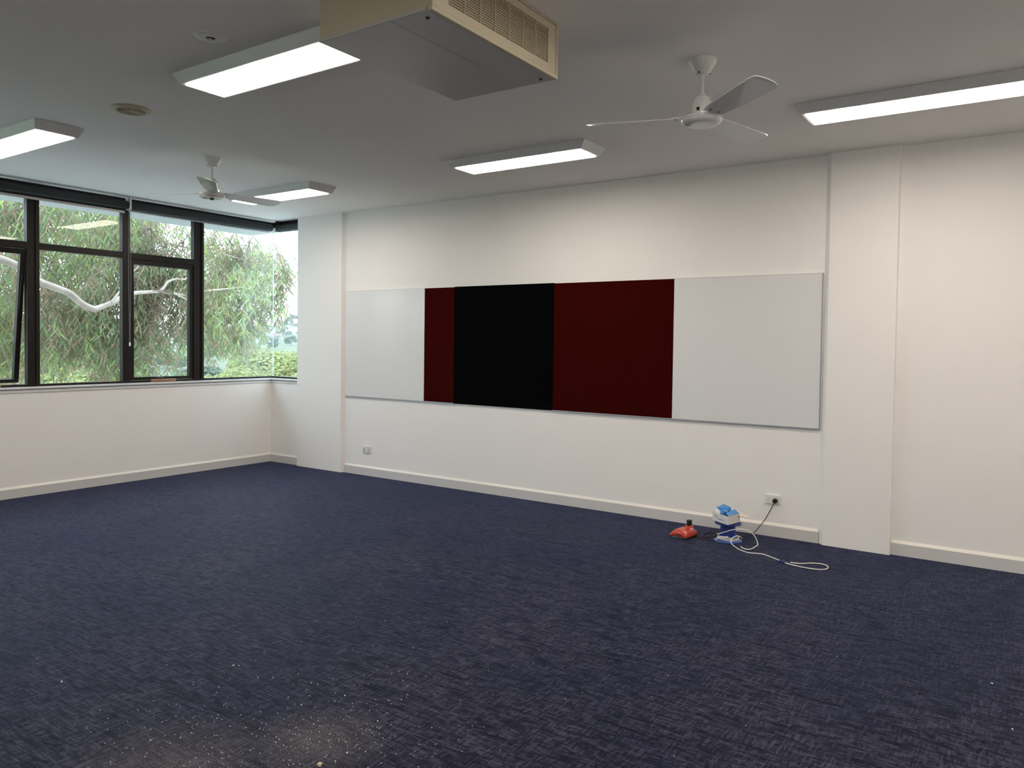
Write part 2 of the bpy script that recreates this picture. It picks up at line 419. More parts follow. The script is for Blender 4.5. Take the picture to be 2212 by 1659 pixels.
# roller blinds
def blind(y0, y1, label, zr, railh, light, alongx=False):
    if alongx:
        b = thing('roller_blind', label, 'blind', ((y0+y1)/2, .02, 2.915))
        c = MB().tube([(y0, .028, 2.918), (y1, .028, 2.918)], .036, 16)
        fab = MB().box(y0+.01, y1, .058, .062, zr+railh, 2.92); rl = MB().box(y0+.01, y1, .052, .066, zr, zr+railh)
        br = MB().box(y0-.006, y0, .0, .07, 2.875, H)
    else:
        b = thing('roller_blind', label, 'blind', (XW+.03, (y0+y1)/2, 2.915))
        X = XW+.035
        c = MB().tube([(X, y0, 2.918), (X, y1, 2.918)], .043, 16)
        fab = MB().box(X-.042, X-.038, y0+.01, y1-.01, zr+railh, 2.92)
        rl = MB().box(X-.047, X-.033, y0+.01, y1-.01, zr, zr+railh)
        br = MB().box(X-.05, X+.05, y0-.010, y0-.001, 2.87, H)
    obj('roll', c, M_blind, b, smooth=True); obj('fabric', fab, M_blind, b)
    obj('bottom_rail', rl, M_rail if light else M_alu, b, bevel=.002)
    return b, br
YJ = -1.835
b1, br1 = blind(YJ-2.95, YJ-.012, 'dark rolled up roller blind over the left window panes', 2.836, .024, True)
b2, br2 = blind(YJ+.012, -.03, 'dark rolled up roller blind over the panes nearest the corner', 2.858, .022, False)
b3, br3 = blind(XW+.085, -7.445, 'short dark rolled up roller blind over the corner return pane', 2.872, .016, False, True)
b4, br4 = blind(YJ-5.95, YJ-2.975, 'dark rolled up roller blind outside the left of the view', 2.836, .024, True)
obj('bracket', br1, M_blind, b1); obj('bracket', br4, M_blind, b4); obj('bracket', br3, M_blind, b3)
obj('bracket', MB().box(XW-.006, XW+.080, YJ-.010, YJ+.010, 2.868, H), M_whitepl, b2, bevel=.003, label='white blind bracket at the join')
ch = MB()
for dy in (-.012, .012): ch.tube([(XW+.055, YJ+dy, 2.87), (XW+.055, YJ+dy*.9, 2.1), (XW+.055, YJ+dy*.3, 1.47)], .0018, 6)
chn = obj('chain', ch, M_chain, b2, label='looped bead chain')
obj('chain_weight', MB().lathe((XW+.055, YJ, 1.44), [(.003, 0), (.009, .004), (.009, .035), (.003, .042)], 10), M_whitepl, b2)

# eave soffit outside and the outside of the building
ev = MB().box(-8.69, GX-.03, YB-.5, .22, 2.90, 3.10)
ev.box(GX-.03, XR, .155, .22, 2.90, 3.10)
struct(tag(obj('trim_2', ev, M_soffit), 'pale eave soffit seen through the top of the windows', 'eave'))
struct(tag(obj('reflector', MB().box(-23.5, -8.3, -18, 14, -6.4, -5.85), M_reflector), 'pale concrete forecourt added unseen below the windows to bounce daylight onto the ceiling', 'pavement'))  # added out of sight so daylight bounces up through the windows
struct(tag(obj('wall_outer', MB().box(XW-.16, XW-.131, YB-.4, .17, -6, SZ-.03), M_render), 'outside face of the building below the windows', 'wall'))

# ================================================================== display boards
BT, BB_ = 2.096, .893
def board(name, x0, x1, m, label, cat, y=-.012, dz=0, trims=()):
    t = thing(name, label, cat, ((x0+x1)/2, 0, BB_))
    obj('panel', MB().box(x0, x1, y, -.0005, BB_-dz, BT+dz), m, t, bevel=.0015)
    for tr in trims:
        if tr == 'b': obj('bottom_trim', MB().box(x0, x1, y-.004, -.0005, BB_-.010, BB_), M_alu, t)
        if tr == 't': obj('top_trim', MB().box(x0, x1, y-.002, -.0005, BT, BT+.004), M_board, t)
        if tr == 'r': obj('side_trim', MB().box(x1, x1+.007, y-.004, -.0005, BB_-.010, BT), M_alu, t)
        if tr == 'l': obj('side_trim', MB().box(x0-.006, x0, y-.004, -.0005, BB_-.010, BT), M_board, t)
board('whiteboard', -6.642, -5.4435, M_board, 'glossy whiteboard at the left end of the board row beside the left pier', 'whiteboard', trims=('b', 't'))
board('pinboard', -5.442, -5.033, M_felt_r, 'narrow strip of dark red felt pinboard left of the black panel', 'pinboard', trims=('b',))
board('pinboard', -5.032, -3.826, M_felt_k, 'black felt pinboard panel in the middle of the row', 'pinboard', y=-.016, dz=.004)
board('pinboard', -3.825, -2.6145, M_felt_r, 'wide dark red felt pinboard right of the black panel', 'pinboard', trims=('b',))
board('whiteboard', -2.613, -1.398, M_board, 'whiteboard at the right end of the board row beside the right pier', 'whiteboard', trims=('b', 'r', 't'))

# ================================================================== power outlets
def outlet(x0, x1, z0, z1, label, kind):
    t = thing('power_outlet', label, 'outlet', ((x0+x1)/2, 0, z0))
    obj('face_plate', MB().box(x0, x1, -.011, 0, z0, z1), M_whitepl, t, bevel=.003)
    xc = (x0+x1)/2
    if kind == 'gpo':
        for dx in (-.030, .018):
            obj('switch', MB().box(xc+dx-.010, xc+dx+.010, -.0145, -.011, z1-.019, z1-.010), M_whitepl, t, bevel=.001)
            sl = MB()
            for ax, az, rot in ((-.007, -.036, .5), (.007, -.036, -.5), (0, -.050, 0)):
                tf = Matrix.Translation((xc+dx+ax, 0, z1+az)) @ Matrix.Rotation(rot, 4, 'Y')
                sl.box(-.0011, .0011, -.0118, -.0105, -.004, .004, tf)
            obj('socket_slots', sl, M_dark, t)
    else:
        for dx in (-.042, .036):
            for dz in (.018, .036, .053):
                obj('data_port', MB().box(xc+dx-.011, xc+dx+.011, -.0135, -.011, z0+dz-.006, z0+dz+.006), M_whitepl if dz > .02 else M_skirt, t, bevel=.001)
                obj('port_opening', MB().box(xc+dx-.006, xc+dx+.006, -.014, -.0134, z0+dz-.0035, z0+dz+.002), M_dark, t)
outlet(-6.352, -6.230, .255, .336, 'small white wall plate low on the wall near the left pier', 'data')
outlet(-1.800, -1.678, .260, .336, 'white double power outlet low on the wall near the right pier', 'gpo')

# ================================================================== light panels
def panel_light(cx, cy, label):
    t = thing('ceiling_light', label, 'light', (cx, cy, H), group='long ceiling light panels')
    L0, W0, L1, W1, hz = .640, .165, .600, .142, .060
    c = lambda l, w, z: [(cx-l, cy-w, z), (cx+l, cy-w, z), (cx+l, cy+w, z), (cx-l, cy+w, z)]
    hb = MB(); b0 = c(L0, W0, H); b1 = c(L1, W1, H-hz); li = c(.580, .123, H-hz); l2 = c(.578, .121, H-hz+.003)
    hb.add(b0+b1+li+l2, [(0,1,5,4), (1,2,6,5), (2,3,7,6), (3,0,4,7), (4,5,9,8), (5,6,10,9), (6,7,11,10), (7,4,8,11),
                         (8,9,13,12), (9,10,14,13), (10,11,15,14), (11,8,12,15), (3,2,1,0)])
    obj('housing', hb, M_fixture, t)
    d = obj('diffuser', MB().box(cx-.578, cx+.578, cy-.121, cy+.121, H-hz-.005, H-hz+.004), M_panel, t)  # shaped to stand proud of the rim so its glowing sides brighten the ceiling
    obj('base_shadow_gap', MB().box(cx-L0+.01, cx+L0-.01, cy-W0+.006, cy+W0-.006, H-.004, H-.0005), M_dark, t)
    return t
for cx, cy, lab in ((-3.395, -3.585, 'lit ceiling panel beside the cream air conditioner'), (-6.295, -3.585, 'lit ceiling panel cut by the left edge of the picture'),
                    (-3.385, -1.215, 'lit ceiling panel in front of the display boards between the fans'), (-6.285, -1.240, 'lit ceiling panel behind the blades of the left fan'),
                    (-.640, -1.235, 'lit ceiling panel at the right above the right pier')):
    panel_light(cx, cy, lab)
for cx, cy, lab in ((-.640, -3.585, 'lit ceiling panel out of view right of the air conditioner'), (1.9, -1.235, 'lit ceiling panel out of view near the right end of the board wall'),
                    (1.9, -3.585, 'lit ceiling panel out of view near the right wall'), (-.64, -5.95, 'lit ceiling panel out of view over the viewer'), (-3.395, -5.95, 'lit ceiling panel out of view behind the air conditioner'),
                    (1.9, -5.95, 'lit ceiling panel out of view in the rear right corner')):
    panel_light(cx, cy, lab)

# ================================================================== air conditioner
AX0, AX1, AY0, AY1, AZ = -2.485, -1.880, -4.050, -3.163, 2.750
ac = thing('air_conditioner', 'boxy cream ceiling mounted air conditioner with a louvred end grille', 'air conditioner', ((AX0+AX1)/2, (AY0+AY1)/2, AZ))
obj('casing', MB().box(AX0, AX1-.022, AY0, AY1, AZ+.012, H-.0005), M_acbeige, ac, bevel=.002)
obj('edge_fold', MB().box(AX0-.001, AX1-.03, AY0-.003, AY0+.001, AZ+.001, AZ+.012), M_acpanel, ac)
obj('bottom_panel', MB().box(AX0, AX1-.024-.187, AY0, AY1, AZ, AZ+.0115), M_acpanel, ac, bevel=.001)
obj('bottom_panel', MB().box(AX1-.024-.184, AX1-.024, AY0, AY1, AZ, AZ+.0115), M_acpanel, ac, bevel=.001)
for yy in (AY0+.05, AY1-.045):
    obj('screw', MB().lathe((AX1-.065, yy, AZ-.006), [(.006, 0), (.008, .003), (.008, .006)], 12), M_blackpl, ac)
obj('seam_mark', MB().lathe((AX0+.045, AY0+.02, AZ-.001), [(.002, 0), (.002, .001)], 8), M_blackpl, ac)
# end frame: outer flange, inner recessed frame, field of louvres
fm = MB(); x0, x1 = AX1-.022, AX1
GY0, GY1, GZ0, GZ1 = -3.952, -3.244, 2.801, 2.956
fm.box(x0, x1, AY0, AY1, AZ-.002, AZ+.018); fm.box(x0, x1, AY0, AY0+.024, AZ+.018, H-.002); fm.box(x0, x1, AY1-.016, AY1, AZ+.018, H-.002)
fm.box(x0, x1, AY0+.024, AY1-.016, H-.010, H-.002)
obj('end_flange', fm, M_acbeige, ac, bevel=.002)
gf = MB(); gx1 = AX1-.004
gf.box(x0, gx1, AY0+.026, AY1-.018, AZ+.020, GZ0); gf.box(x0, gx1, AY0+.026, AY1-.018, GZ1, H-.012)
gf.box(x0, gx1, AY0+.026, GY0, GZ0, GZ1); gf.box(x0, gx1, GY1, AY1-.018, GZ0, GZ1)
gr = obj('grille', gf, M_acgrille, ac)
obj('grille_back', MB().box(x0-.002, x0+.002, GY0, GY1, GZ0, GZ1), M_void2, gr)
npitch = 7; pitch = (GY1-GY0)/npitch
for k in range(1, npitch):
    y = GY0+k*pitch
    obj('grille_bar', MB().box(x0+.002, AX1-.0050, y-.0016, y+.0034, GZ0, GZ1), M_acgrille, gr)
NR = 15; rp = (GZ1-GZ0)/NR
sl = MB(); ln = pitch-.0115
tf = Matrix.Rotation(math.radians(58), 4, 'Y')
sl.box(-.0062, .0062, 0, ln, -.0012, .0012, tf)
dots = MB()
for k in range(npitch):
    for r in range(NR):
        y = GY0+k*pitch+.0028+ln; z = GZ0+rp*(r+.5)
        dots.box(AX1-.0068, AX1-.0060, y+.0006, y+.0052, z-.0023, z+.0023)
obj('slot_holes', dots, M_dark, gr)['kind'] = 'stuff'
for k in range(npitch):
    y = GY0+k*pitch+.0028+ln; obj('slot_strip', MB().box(AX1-.012, AX1-.0066, y, y+.0064, GZ0, GZ1), M_acgrille, gr)
base = None
for k in range(npitch):
    for r in range(NR):
        loc = Vector((AX1-.012, GY0+k*pitch+.004, GZ0+rp*(r+.5)))
        if base is None:
            base = obj('louvre', sl, M_acgrille, gr, local=True); q = base
        else:
            q = bpy.data.objects.new('louvre', base.data); COL.objects.link(q); q.parent = gr
        q.location = loc - ORG[ac.name]

# ================================================================== ceiling fans
def fan(cx, cy, zb, a0, label, knob):
    t = thing('ceiling_fan', label, 'fan', (cx, cy, H), group='white three bladed ceiling fans')
    obj('canopy', MB().lathe((cx, cy, 0), [(.026, H-.077), (.036, H-.073), (.049, H-.050), (.065, H-.026), (.0735, H-.010), (.0735, H)], 32), M_fanw, t, smooth=True)
    can = bpy.data.objects[-1] if False else None
    for a in (0.4, 2.5, 4.6):
        obj('canopy_screw', MB().lathe((cx+.037*math.cos(a), cy+.037*math.sin(a), H-.072), [(.004, -.002), (.004, .008)], 8), M_blackpl, t)
    obj('rod', MB().lathe((cx, cy, 0), [(.0095, zb+.11), (.0095, H-.07)], 16), M_fanw, t, smooth=True)
    obj('cowl', MB().lathe((cx, cy, 0), [(.053, zb+.020), (.054, zb+.035), (.052, zb+.075), (.044, zb+.105), (.026, zb+.124), (.014, zb+.128)], 28), M_fanw, t, smooth=True)
    obj('rod_collar', MB().lathe((cx, cy, 0), [(.015, zb+.126), (.015, zb+.136)], 16), M_fanw, t)
    obj('wiring_slot', MB().box(cx-.008, cx+.008, cy-.0545, cy-.045, zb+.035, zb+.052), M_blackpl, t)
    obj('motor_gap', MB().lathe((cx, cy, 0), [(.070, zb+.014), (.056, zb+.022)], 28), M_blackpl, t)
    mo = obj('motor_housing', MB().lathe((cx, cy, 0), [(.050, zb-.030), (.078, zb-.029), (.094, zb-.022), (.102, zb-.012), (.104, zb), (.098, zb+.010), (.080, zb+.015), (.05, zb+.018)], 40), M_fanw, t, smooth=True)
    obj('rim_ring', MB().lathe((cx, cy, 0), [(.0995, zb-.006), (.1065, zb-.003), (.1065, zb+.001), (.0995, zb+.004)], 40), M_fanw, mo, smooth=True)
    if knob: obj('end_knob', MB().lathe((cx, cy, 0), [(.010, zb-.044), (.016, zb-.040), (.018, zb-.030)], 16), M_blackpl, mo)
    for k in range(3):
        a = math.radians(a0+120*k)
        R = Matrix.Translation((cx, cy, zb+.012)) @ Matrix.Rotation(a, 4, 'Z') @ Matrix.Rotation(math.radians(-13), 4, 'X')
        prof = []
        xs = [.105, .16, .30, .45, .55, .585, .602, .606, .600, .585, .55, .45, .30, .16, .105]
        ys = [-.046, -.054, -.060, -.066, -.070, -.066, -.050, 0, .040, .062, .072, .070, .064, .056, .046]
        n = len(xs); vs = []
        for zz in (-.002, .002):
            for x, y in zip(xs, ys):
                vs.append(R @ Vector((x, y, zz - .6*y*y)))
        bl = obj('blade', MB().add(vs, [tuple(reversed(range(n))), tuple(range(n, 2*n))] + [(i, (i+1) % n, n+(i+1) % n, n+i) for i in range(n)]), M_fanw, t)
        br = MB().box(.085, .15, -.030, .030, .0025, .0065, R)
        obj('blade_bracket', br, M_fanw, bl)
        for sy in (-.022, .022):
            obj('screw', MB().lathe((0, 0, 0), [(.005, -.0055), (.005, -.002)], 8, R @ Matrix.Translation((.135, sy, 0))), M_blackpl, bl)
    return t
fan(-1.480, -2.386, 2.695, 199, 'white ceiling fan on the right, nearer the viewer', False)
fan(-5.617, -2.433, 2.702, 202, 'white ceiling fan on the left, nearer the windows', True)

# ================================================================== round ceiling fittings
dl = thing('ceiling_downlight', 'small round white downlight with a sunken centre lens', 'downlight', (-3.386, -3.946, H))
obj('trim_ring', MB().lathe((-3.386, -3.946, 0), [(.028, H-.006), (.040, H-.009), (.062, H-.008), (.076, H-.003), (.078, H)], 40, cap=False), M_whitepl, dl, smooth=True)
obj('recess', MB().lathe((-3.386, -3.946, 0), [(.001, H-.001), (.030, H-.001)], 28), M_acpanel, dl)
obj('inner_ring', MB().lathe((-3.386, -3.946, 0), [(.022, H-.006), (.025, H-.011), (.030, H-.010), (.030, H-.004)], 28, cap=False), M_whitepl, dl, smooth=True)
obj('lens', MB().lathe((-3.386, -3.946, 0), [(.003, H-.024), (.009, H-.020), (.012, H-.009)], 16), M_glass, dl, smooth=True)
obj('lamp_tip', MB().lathe((-3.386, -3.946, 0), [(.002, H-.019), (.005, H-.015), (.005, H-.009)], 12), M_fanw, dl)
vt = thing('ceiling_vent', 'round yellowed air vent with fine concentric rings', 'vent', (-4.887, -3.508, H))
vx, vy = -4.887, -3.508
obj('outer_ring', MB().lathe((vx, vy, 0), [(.086, H-.014), (.094, H-.016), (.106, H-.013), (.120, H-.005), (.124, H)], 44, cap=False), M_vent, vt, smooth=True)
obj('backing', MB().lathe((vx, vy, 0), [(.001, H-.002), (.09, H-.002)], 36), M_void2, vt)
for k in range(7):
    r = .020+k*.0102
    obj('louvre_ring', MB().lathe((vx, vy, 0), [(r, H-.006), (r+.005, H-.0145), (r+.0066, H-.0135), (r+.003, H-.004), (r, H-.006)], 36, cap=False), M_vent, vt, smooth=True)
obj('hub', MB().lathe((vx, vy, 0), [(.005, H-.018), (.012, H-.016), (.014, H-.004)], 18), M_vent, vt)
for a in (0, PI/2, PI, 3*PI/2):
    tf = Matrix.Translation((vx, vy, 0)) @ Matrix.Rotation(a+.6, 4, 'Z')
    obj('spoke', MB().box(.012, .09, -.003, .003, H-.013, H-.005, tf), M_vent, vt)

# ================================================================== things on the floor
# --- blue cable reel
SX, SY = -1.983, -.355
reel = thing('cable_reel', 'empty blue plastic cable reel standing on the carpet', 'cable reel', (SX, SY, 0))
obj('base_flange', MB().lathe((SX, SY, 0), [(.104, 0), (.107, .002), (.107, .005), (.100, .007), (.055, .009)], 44), M_blue2, reel, smooth=True)
obj('core', MB().lathe((SX, SY, 0), [(.068, .007), (.064, .03), (.056, .132)], 36), M_blue, reel, smooth=True)
tfl = MB().lathe((SX, SY, 0), [(.054, .130), (.094, .132), (.100, .134), (.104, .141), (.100, .142), (.095, .138), (.03, .137)], 44)
obj('top_flange', tfl, M_blue, reel, smooth=True)
# --- open box on the reel
ax = Vector((-.85, .53, 0)).normalized(); ay = Vector((.25, .97, 0)).normalized()
bo = Vector((-1.955, -.446, .1425))
TF = Matrix(((ax.x, ay.x, 0, bo.x), (ax.y, ay.y, 0, bo.y), (0, 0, 1, bo.z), (0, 0, 0, 1)))   # x: left-back edge, y: right-back edge
LX, LY, HZ, th = .185, .165, .066, .002
box = thing('cardboard_box', 'small open white cardboard box with a blue lid on top of the reel', 'box', tuple(bo))
body = MB()
body.box(0, LX, 0, LY, 0, th, TF); body.box(0, LX, 0, th, th, HZ, TF); body.box(0, LX, LY-th, LY, th, HZ, TF)
body.box(0, th, th, LY-th, th, HZ, TF); body.box(LX-th, LX, th, LY-th, th, HZ, TF)
obj('carton', body, M_card, box)
def quad(pts, th=.0015):
    p = [TF @ Vector(q) for q in pts]; n = (p[1]-p[0]).cross(p[2]-p[0]).normalized()*th
    return MB().add(p+[q+n for q in p], [(3,2,1,0), (4,5,6,7), (0,1,5,4), (1,2,6,5), (2,3,7,6), (3,0,4,7)])
# big blue lid flap arched up from the left part, lying back over the box
obj('lid_flap', quad([(.080, .010, .068), (.160, .020, .104), (.160, .125, .118), (.070, .120, .108)]), M_cardblue, box, label='raised blue lid flap')
obj('lid_flap', quad([(.072, .012, .048), (.080, .010, .068), (.070, .120, .108), (.062, .118, .070)]), M_cardblue, box, label='blue front fold of the lid')
obj('lid_flap', quad([(.001, .012, .068), (.052, .030, .080), (.055, .160, .090), (.001, .163, .069)]), M_cardblue, box, label='flat blue flap at the right end')
obj('tuck_flap', quad([(.095, -.002, .042), (.155, -.003, .070), (.158, .018, .104), (.100, .012, .085)]), M_card, box, label='white end tuck of the lid')
obj('tuck_flap', quad([(.055, .060, .086), (.070, .030, .094), (.074, .034, .096), (.060, .066, .089)], .002), M_card, box)
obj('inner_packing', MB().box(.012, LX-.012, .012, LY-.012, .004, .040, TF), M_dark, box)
pr = MB()
ring = Matrix.Translation(TF @ Vector((.138, -.0006, .038))) @ TF.to_3x3().to_4x4() @ Matrix.Rotation(PI/2, 4, 'X')
pr.lathe((0, 0, 0), [(.0085, -.0003), (.0085, .0003), (.0045, .0003), (.0045, -.0003), (.0085, -.0003)], 20, ring, cap=False)
for i in range(8):
    x = .118-i*.0095; hh = .010 if i in (0, 5) else .0075
    pr.box(x-.0072, x, -.0009, -.0003, .020+.0002*i, .020+hh, TF)
obj('printed_mark', pr, M_print, box, label='faint blue printed ring mark and lettering')
ic = MB()
for yy in (.070, .115): ic.box(-.0008, -.0003, yy, yy+.007, .022, .040, TF)
obj('printed_symbols', ic, M_skirt, box)
# --- cream pointed offcut sticking out behind the box
wp = MB(); z0 = .205
pts = [(-1.995, -.300, z0+.004), (-1.962, -.215, z0+.006), (-1.84, -.262, z0-.020), (-1.828, -.283, z0-.022), (-1.90, -.318, z0-.010)]
wp.add([Vector(p) for p in pts]+[Vector(p)+Vector((0, 0, .003)) for p in pts], [(4,3,2,1,0), (5,6,7,8,9)]+[(i, (i+1) % 5, 5+(i+1) % 5, 5+i) for i in range(5)])
tag(obj('plastic_offcut', wp, mat('cream_plastic', (.74, .68, .55, 1), .4, noise=.05), bevel=0), 'flat cream pointed plastic piece sticking out of the back of the box', 'plastic piece')

# --- red charger with battery
chg = thing('battery_charger', 'red tool battery charger on a black base with a small battery', 'charger', (-2.312, -.445, 0))
CT = Matrix.Translation((-2.312, -.445, 0)) @ Matrix.Rotation(math.radians(-9), 4, 'Z')
obj('base', MB().box(-.074, .074, -.088, .088, 0, .014, CT), M_blackpl, chg, bevel=.004)
for xa, xb in ((-.052, .006), (.020, .032)):
    obj('rating_strip', MB().box(xa, xb, -.0895, -.0878, .004, .008, CT), M_alu, chg)
bd = MB()
secs = [(-.076, .014, .026, .084), (-.062, .014, .044, .080), (-.042, .014, .062, .074), (.000, .014, .066, .074), (.042, .014, .063, .076), (.070, .014, .052, .082), (.076, .014, .034, .084)]
vs = []
for x, za, zb, hw in secs:
    top = hw-.016
    vs += [CT @ Vector(p) for p in ((x, -hw-.004, za), (x, hw+.004, za), (x, hw, (za+zb)/2+.004), (x, top, zb), (x, -top, zb), (x, -hw, (za+zb)/2+.004))]
fs = [(i*6+k, i*6+(k+1) % 6, (i+1)*6+(k+1) % 6, (i+1)*6+k) for i in range(len(secs)-1) for k in range(6)]
fs += [tuple(reversed(range(6))), tuple(range(36, 42))]
obj('shell', MB().add(vs, fs), M_redpl, chg, bevel=.003, smooth=True)
obj('slot_collar', MB().frustum([CT @ Vector(p) for p in ((-.026, .040, .060), (.050, .040, .060), (.050, .080, .058), (-.026, .080, .058))],
                                [CT @ Vector(p) for p in ((-.012, .046, .082), (.036, .046, .082), (.036, .080, .082), (-.012, .080, .082))]), M_redpl, chg, bevel=.004, smooth=True)
for k in range(4):
    obj('cooling_slot', MB().box(-.016+k*.012, -.011+k*.012, -.0845, -.0835, .022, .038, CT), M_dark, chg)
obj('status_window', MB().box(.044, .060, .02, .050, .0600, .0640, CT), M_whitepl, chg, bevel=.001)
bt = MB().lathe((0, 0, 0), [(.018, .070), (.021, .076), (.021, .112), (.023, .114), (.022, .122), (.017, .119), (.003, .117)], 24, CT @ Matrix.Translation((.012, .064, 0)))
bat = obj('battery', bt, M_blackpl, chg, smooth=True, label='small upright black battery')
# --- cord from the charger to the outlet
cp = [(-2.236, -.400, .012), (-2.190, -.425, .005), (-2.167, -.438, .005), (-2.107, -.446, .005), (-2.085, -.425, .005), (-2.125, -.31, .005), (-2.13, -.22, .005), (-2.06, -.185, .005),
      (-1.985, -.20, .006), (-1.95, -.20, .005), (-1.915, -.15, .005), (-1.880, -.100, .010), (-1.853, -.085, .035), (-1.822, -.070, .080), (-1.786, -.050, .135), (-1.762, -.040, .185), (-1.738, -.040, .235), (-1.722, -.036, .272)]
cord = obj('power_cord', MB().tube(cp, .0033, 8, smooth=6), M_blackpl, chg, smooth=True, label='thin black cord running to the wall outlet')
ORG[cord.name] = ORG[chg.name]
pl = Matrix.Translation((-1.716, -.011, .291)) @ Matrix.Rotation(PI/2, 4, 'X')
obj('plug', MB().lathe((0, 0, 0), [(.0175, .0), (.0195, .004), (.0195, .024), (.016, .030), (.004, .031)], 24, pl), M_blackpl, cord, smooth=True)
bag = [(-2.14, -.20, .008), (-2.19, -.24, .006), (-2.20, -.33, .005), (-2.15, -.40, .008), (-2.11, -.36, .012), (-2.12, -.24, .01), (-2.16, -.21, .006)]
obj('slack_loop', MB().tube(bag, .0033, 8, smooth=6), M_blackpl, cord, smooth=True)

# --- white cable coiled round the reel and trailing across the carpet
cab = thing('white_cable', 'white cable looped round the foot of the reel and trailing across the carpet', 'cable', (-1.98, -.36, .01))
def ringpts(r, z, a0, a1, n, wob):
    return [(SX+(r+wob*math.sin(3*a+z*90))*math.cos(a), SY+(r+wob*math.sin(2*a+z*70))*math.sin(a), z+.006*math.sin(a*1.5)) for a in [a0+(a1-a0)*i/(n-1) for i in range(n)]]
coil = ringpts(.078, .018, -3.4, -3.4+6*PI+2.2, 40, .008)
coil = [(x, y, .014+.028*i/39+.004*math.sin(i)) for i, (x, y, z) in enumerate(coil)]
loopA = [(-2.062, -.375, .045), (-2.03, -.415, .060), (-1.975, -.435, .085), (-1.93, -.43, .105), (-1.87, -.40, .115), (-1.81, -.37, .102), (-1.772, -.36, .068), (-1.750, -.363, .030), (-1.744, -.372, .008),
         (-1.742, -.42, .006), (-1.746, -.49, .005), (-1.760, -.535, .005), (-1.797, -.535, .005), (-1.834, -.497, .005)]
obj('looped_strand', MB().tube(loopA, .0038, 8, smooth=6), M_cable, cab, smooth=True)
obj('coil', MB().tube(coil, .0038, 8, smooth=3), M_cable, cab, smooth=True)
loopB = [(-1.868, -.36, .035), (-1.868, -.40, .055), (-1.885, -.43, .065), (-1.908, -.455, .055), (-1.918, -.475, .030), (-1.903, -.487, .010), (-1.887, -.500, .005), (-1.850, -.545, .005), (-1.817, -.582, .005), (-1.760, -.618, .005), (-1.716, -.625, .005), (-1.674, -.609, .005), (-1.627, -.605, .005),
         (-1.566, -.643, .005), (-1.505, -.685, .005), (-1.465, -.713, .005), (-1.426, -.741, .005), (-1.370, -.762, .005), (-1.308, -.771, .005), (-1.241, -.769, .005), (-1.186, -.745, .005),
         (-1.166, -.700, .005), (-1.172, -.650, .005), (-1.196, -.619, .005), (-1.238, -.609, .005), (-1.294, -.636, .005), (-1.331, -.678, .006), (-1.373, -.702, .006), (-1.413, -.703, .006)]
obj('trailing_strand', MB().tube(loopB, .0038, 8, smooth=6), M_cable, cab, smooth=True)
obj('tape_band', MB().tube([(-1.487, -.697, .006), (-1.465, -.713, .006), (-1.440, -.732, .006)], .0062, 10), M_blue, cab, label='dark blue tape band')

# ================================================================== plaster crumbs and dust on the carpet
random.seed(11)
def chip(r, sq=.6):
    mb = MB(); n = 6; vs = []
    for z, s_ in ((0, .8), (.4, 1), (.8, .6)):
        for k in range(n):
            a = 2*PI*k/n+random.uniform(-.3, .3); q = r*s_*random.uniform(.7, 1.15)
            vs.append((q*math.cos(a), q*sq*math.sin(a)*random.uniform(.9, 1.2), z*r*1.1))
    fs = [tuple(reversed(range(n))), tuple(range(2*n, 3*n))]+[(i*n+k, i*n+(k+1) % n, (i+1)*n+(k+1) % n, (i+1)*n+k) for i in range(2) for k in range(n)]
    return mb.add(vs, fs)
c0 = obj('plaster_chip', chip(.0105, .8), M_crumb2, local=True); c0.location = (-2.103, -4.367, 0); c0.rotation_euler.z = 1.1
tag(c0, 'larger beige chip lying at the bottom edge of the view', 'chip')
spec = [(-3.547, -4.571, 5), (-2.638, -3.001, 3), (-1.378, -2.934, 2.5), (-.785, -2.241, 3), (-.137, -2.142, 4.5), (-.048, -2.588, 4.5), (-3.084, -4.026, 4.5), (-3.063, -4.011, 3), (-2.884, -4.041, 3),
        (-2.828, -4.001, 3), (-2.754, -4.622, 3.5), (-2.162, -4.015, 3.5), (-2.083, -4.253, 4), (-2.434, -3.937, 3.5), (-2.431, -3.997, 2.5), (-2.364, -3.619, 3), (-2.649, -3.937, 3), (-.936, -3.186, 2.5),
        (-2.25, -3.86, 3), (-2.52, -4.10, 3.5), (-1.95, -3.93, 3), (-2.35, -4.18, 3)]
places = {0: 'white plaster crumb alone at the far left of the foreground carpet', 1: 'tiny white crumb alone on the carpet near the middle', 4: 'white crumb alone at the right edge of the carpet',
          5: 'white crumb in the lower right corner of the carpet', 3: 'tiny white crumb right of centre towards the right edge'}
protos = [bpy.data.meshes.new('x')]*0
for i, (x, y, r) in enumerate(spec):
    q = obj('plaster_crumb', chip(r*.0012), M_crumb, local=True); q.location = (x, y, 0); q.rotation_euler.z = random.uniform(0, 6)
    if i in places: tag(q, places[i], 'crumb')
    else: tag(q, 'tiny white plaster crumb among those scattered on the foreground carpet', 'crumb', 'plaster crumbs scattered on the carpet')
dust = MB()
for i in range(620):
    t = random.random()
    if t < .38: x, y, s_ = random.gauss(-2.22, .22), random.gauss(-4.22, .16), 1
    elif t < .62: x, y, s_ = random.gauss(-2.6, .3), random.gauss(-4.55, .2), 1
    elif t < .9: x, y, s_ = random.gauss(-2.2, .55), random.gauss(-3.95, .38), 1
    else: x, y, s_ = random.uniform(-4, .3), random.uniform(-4.6, -2), .9
    if not (-7 < x < 2 and -6 < y < -.5): continue
    r = random.uniform(.0006, .0019)*s_; a = random.uniform(0, PI)
    tf = Matrix.Translation((x, y, 0)) @ Matrix.Rotation(a, 4, 'Z')
    dust.box(-r, r, -r*.7, r*.7, 0, r, tf)
tag(obj('plaster_dust', dust, M_crumb), 'fine white plaster dust specks spread over the foreground carpet', 'dust', kind='stuff')

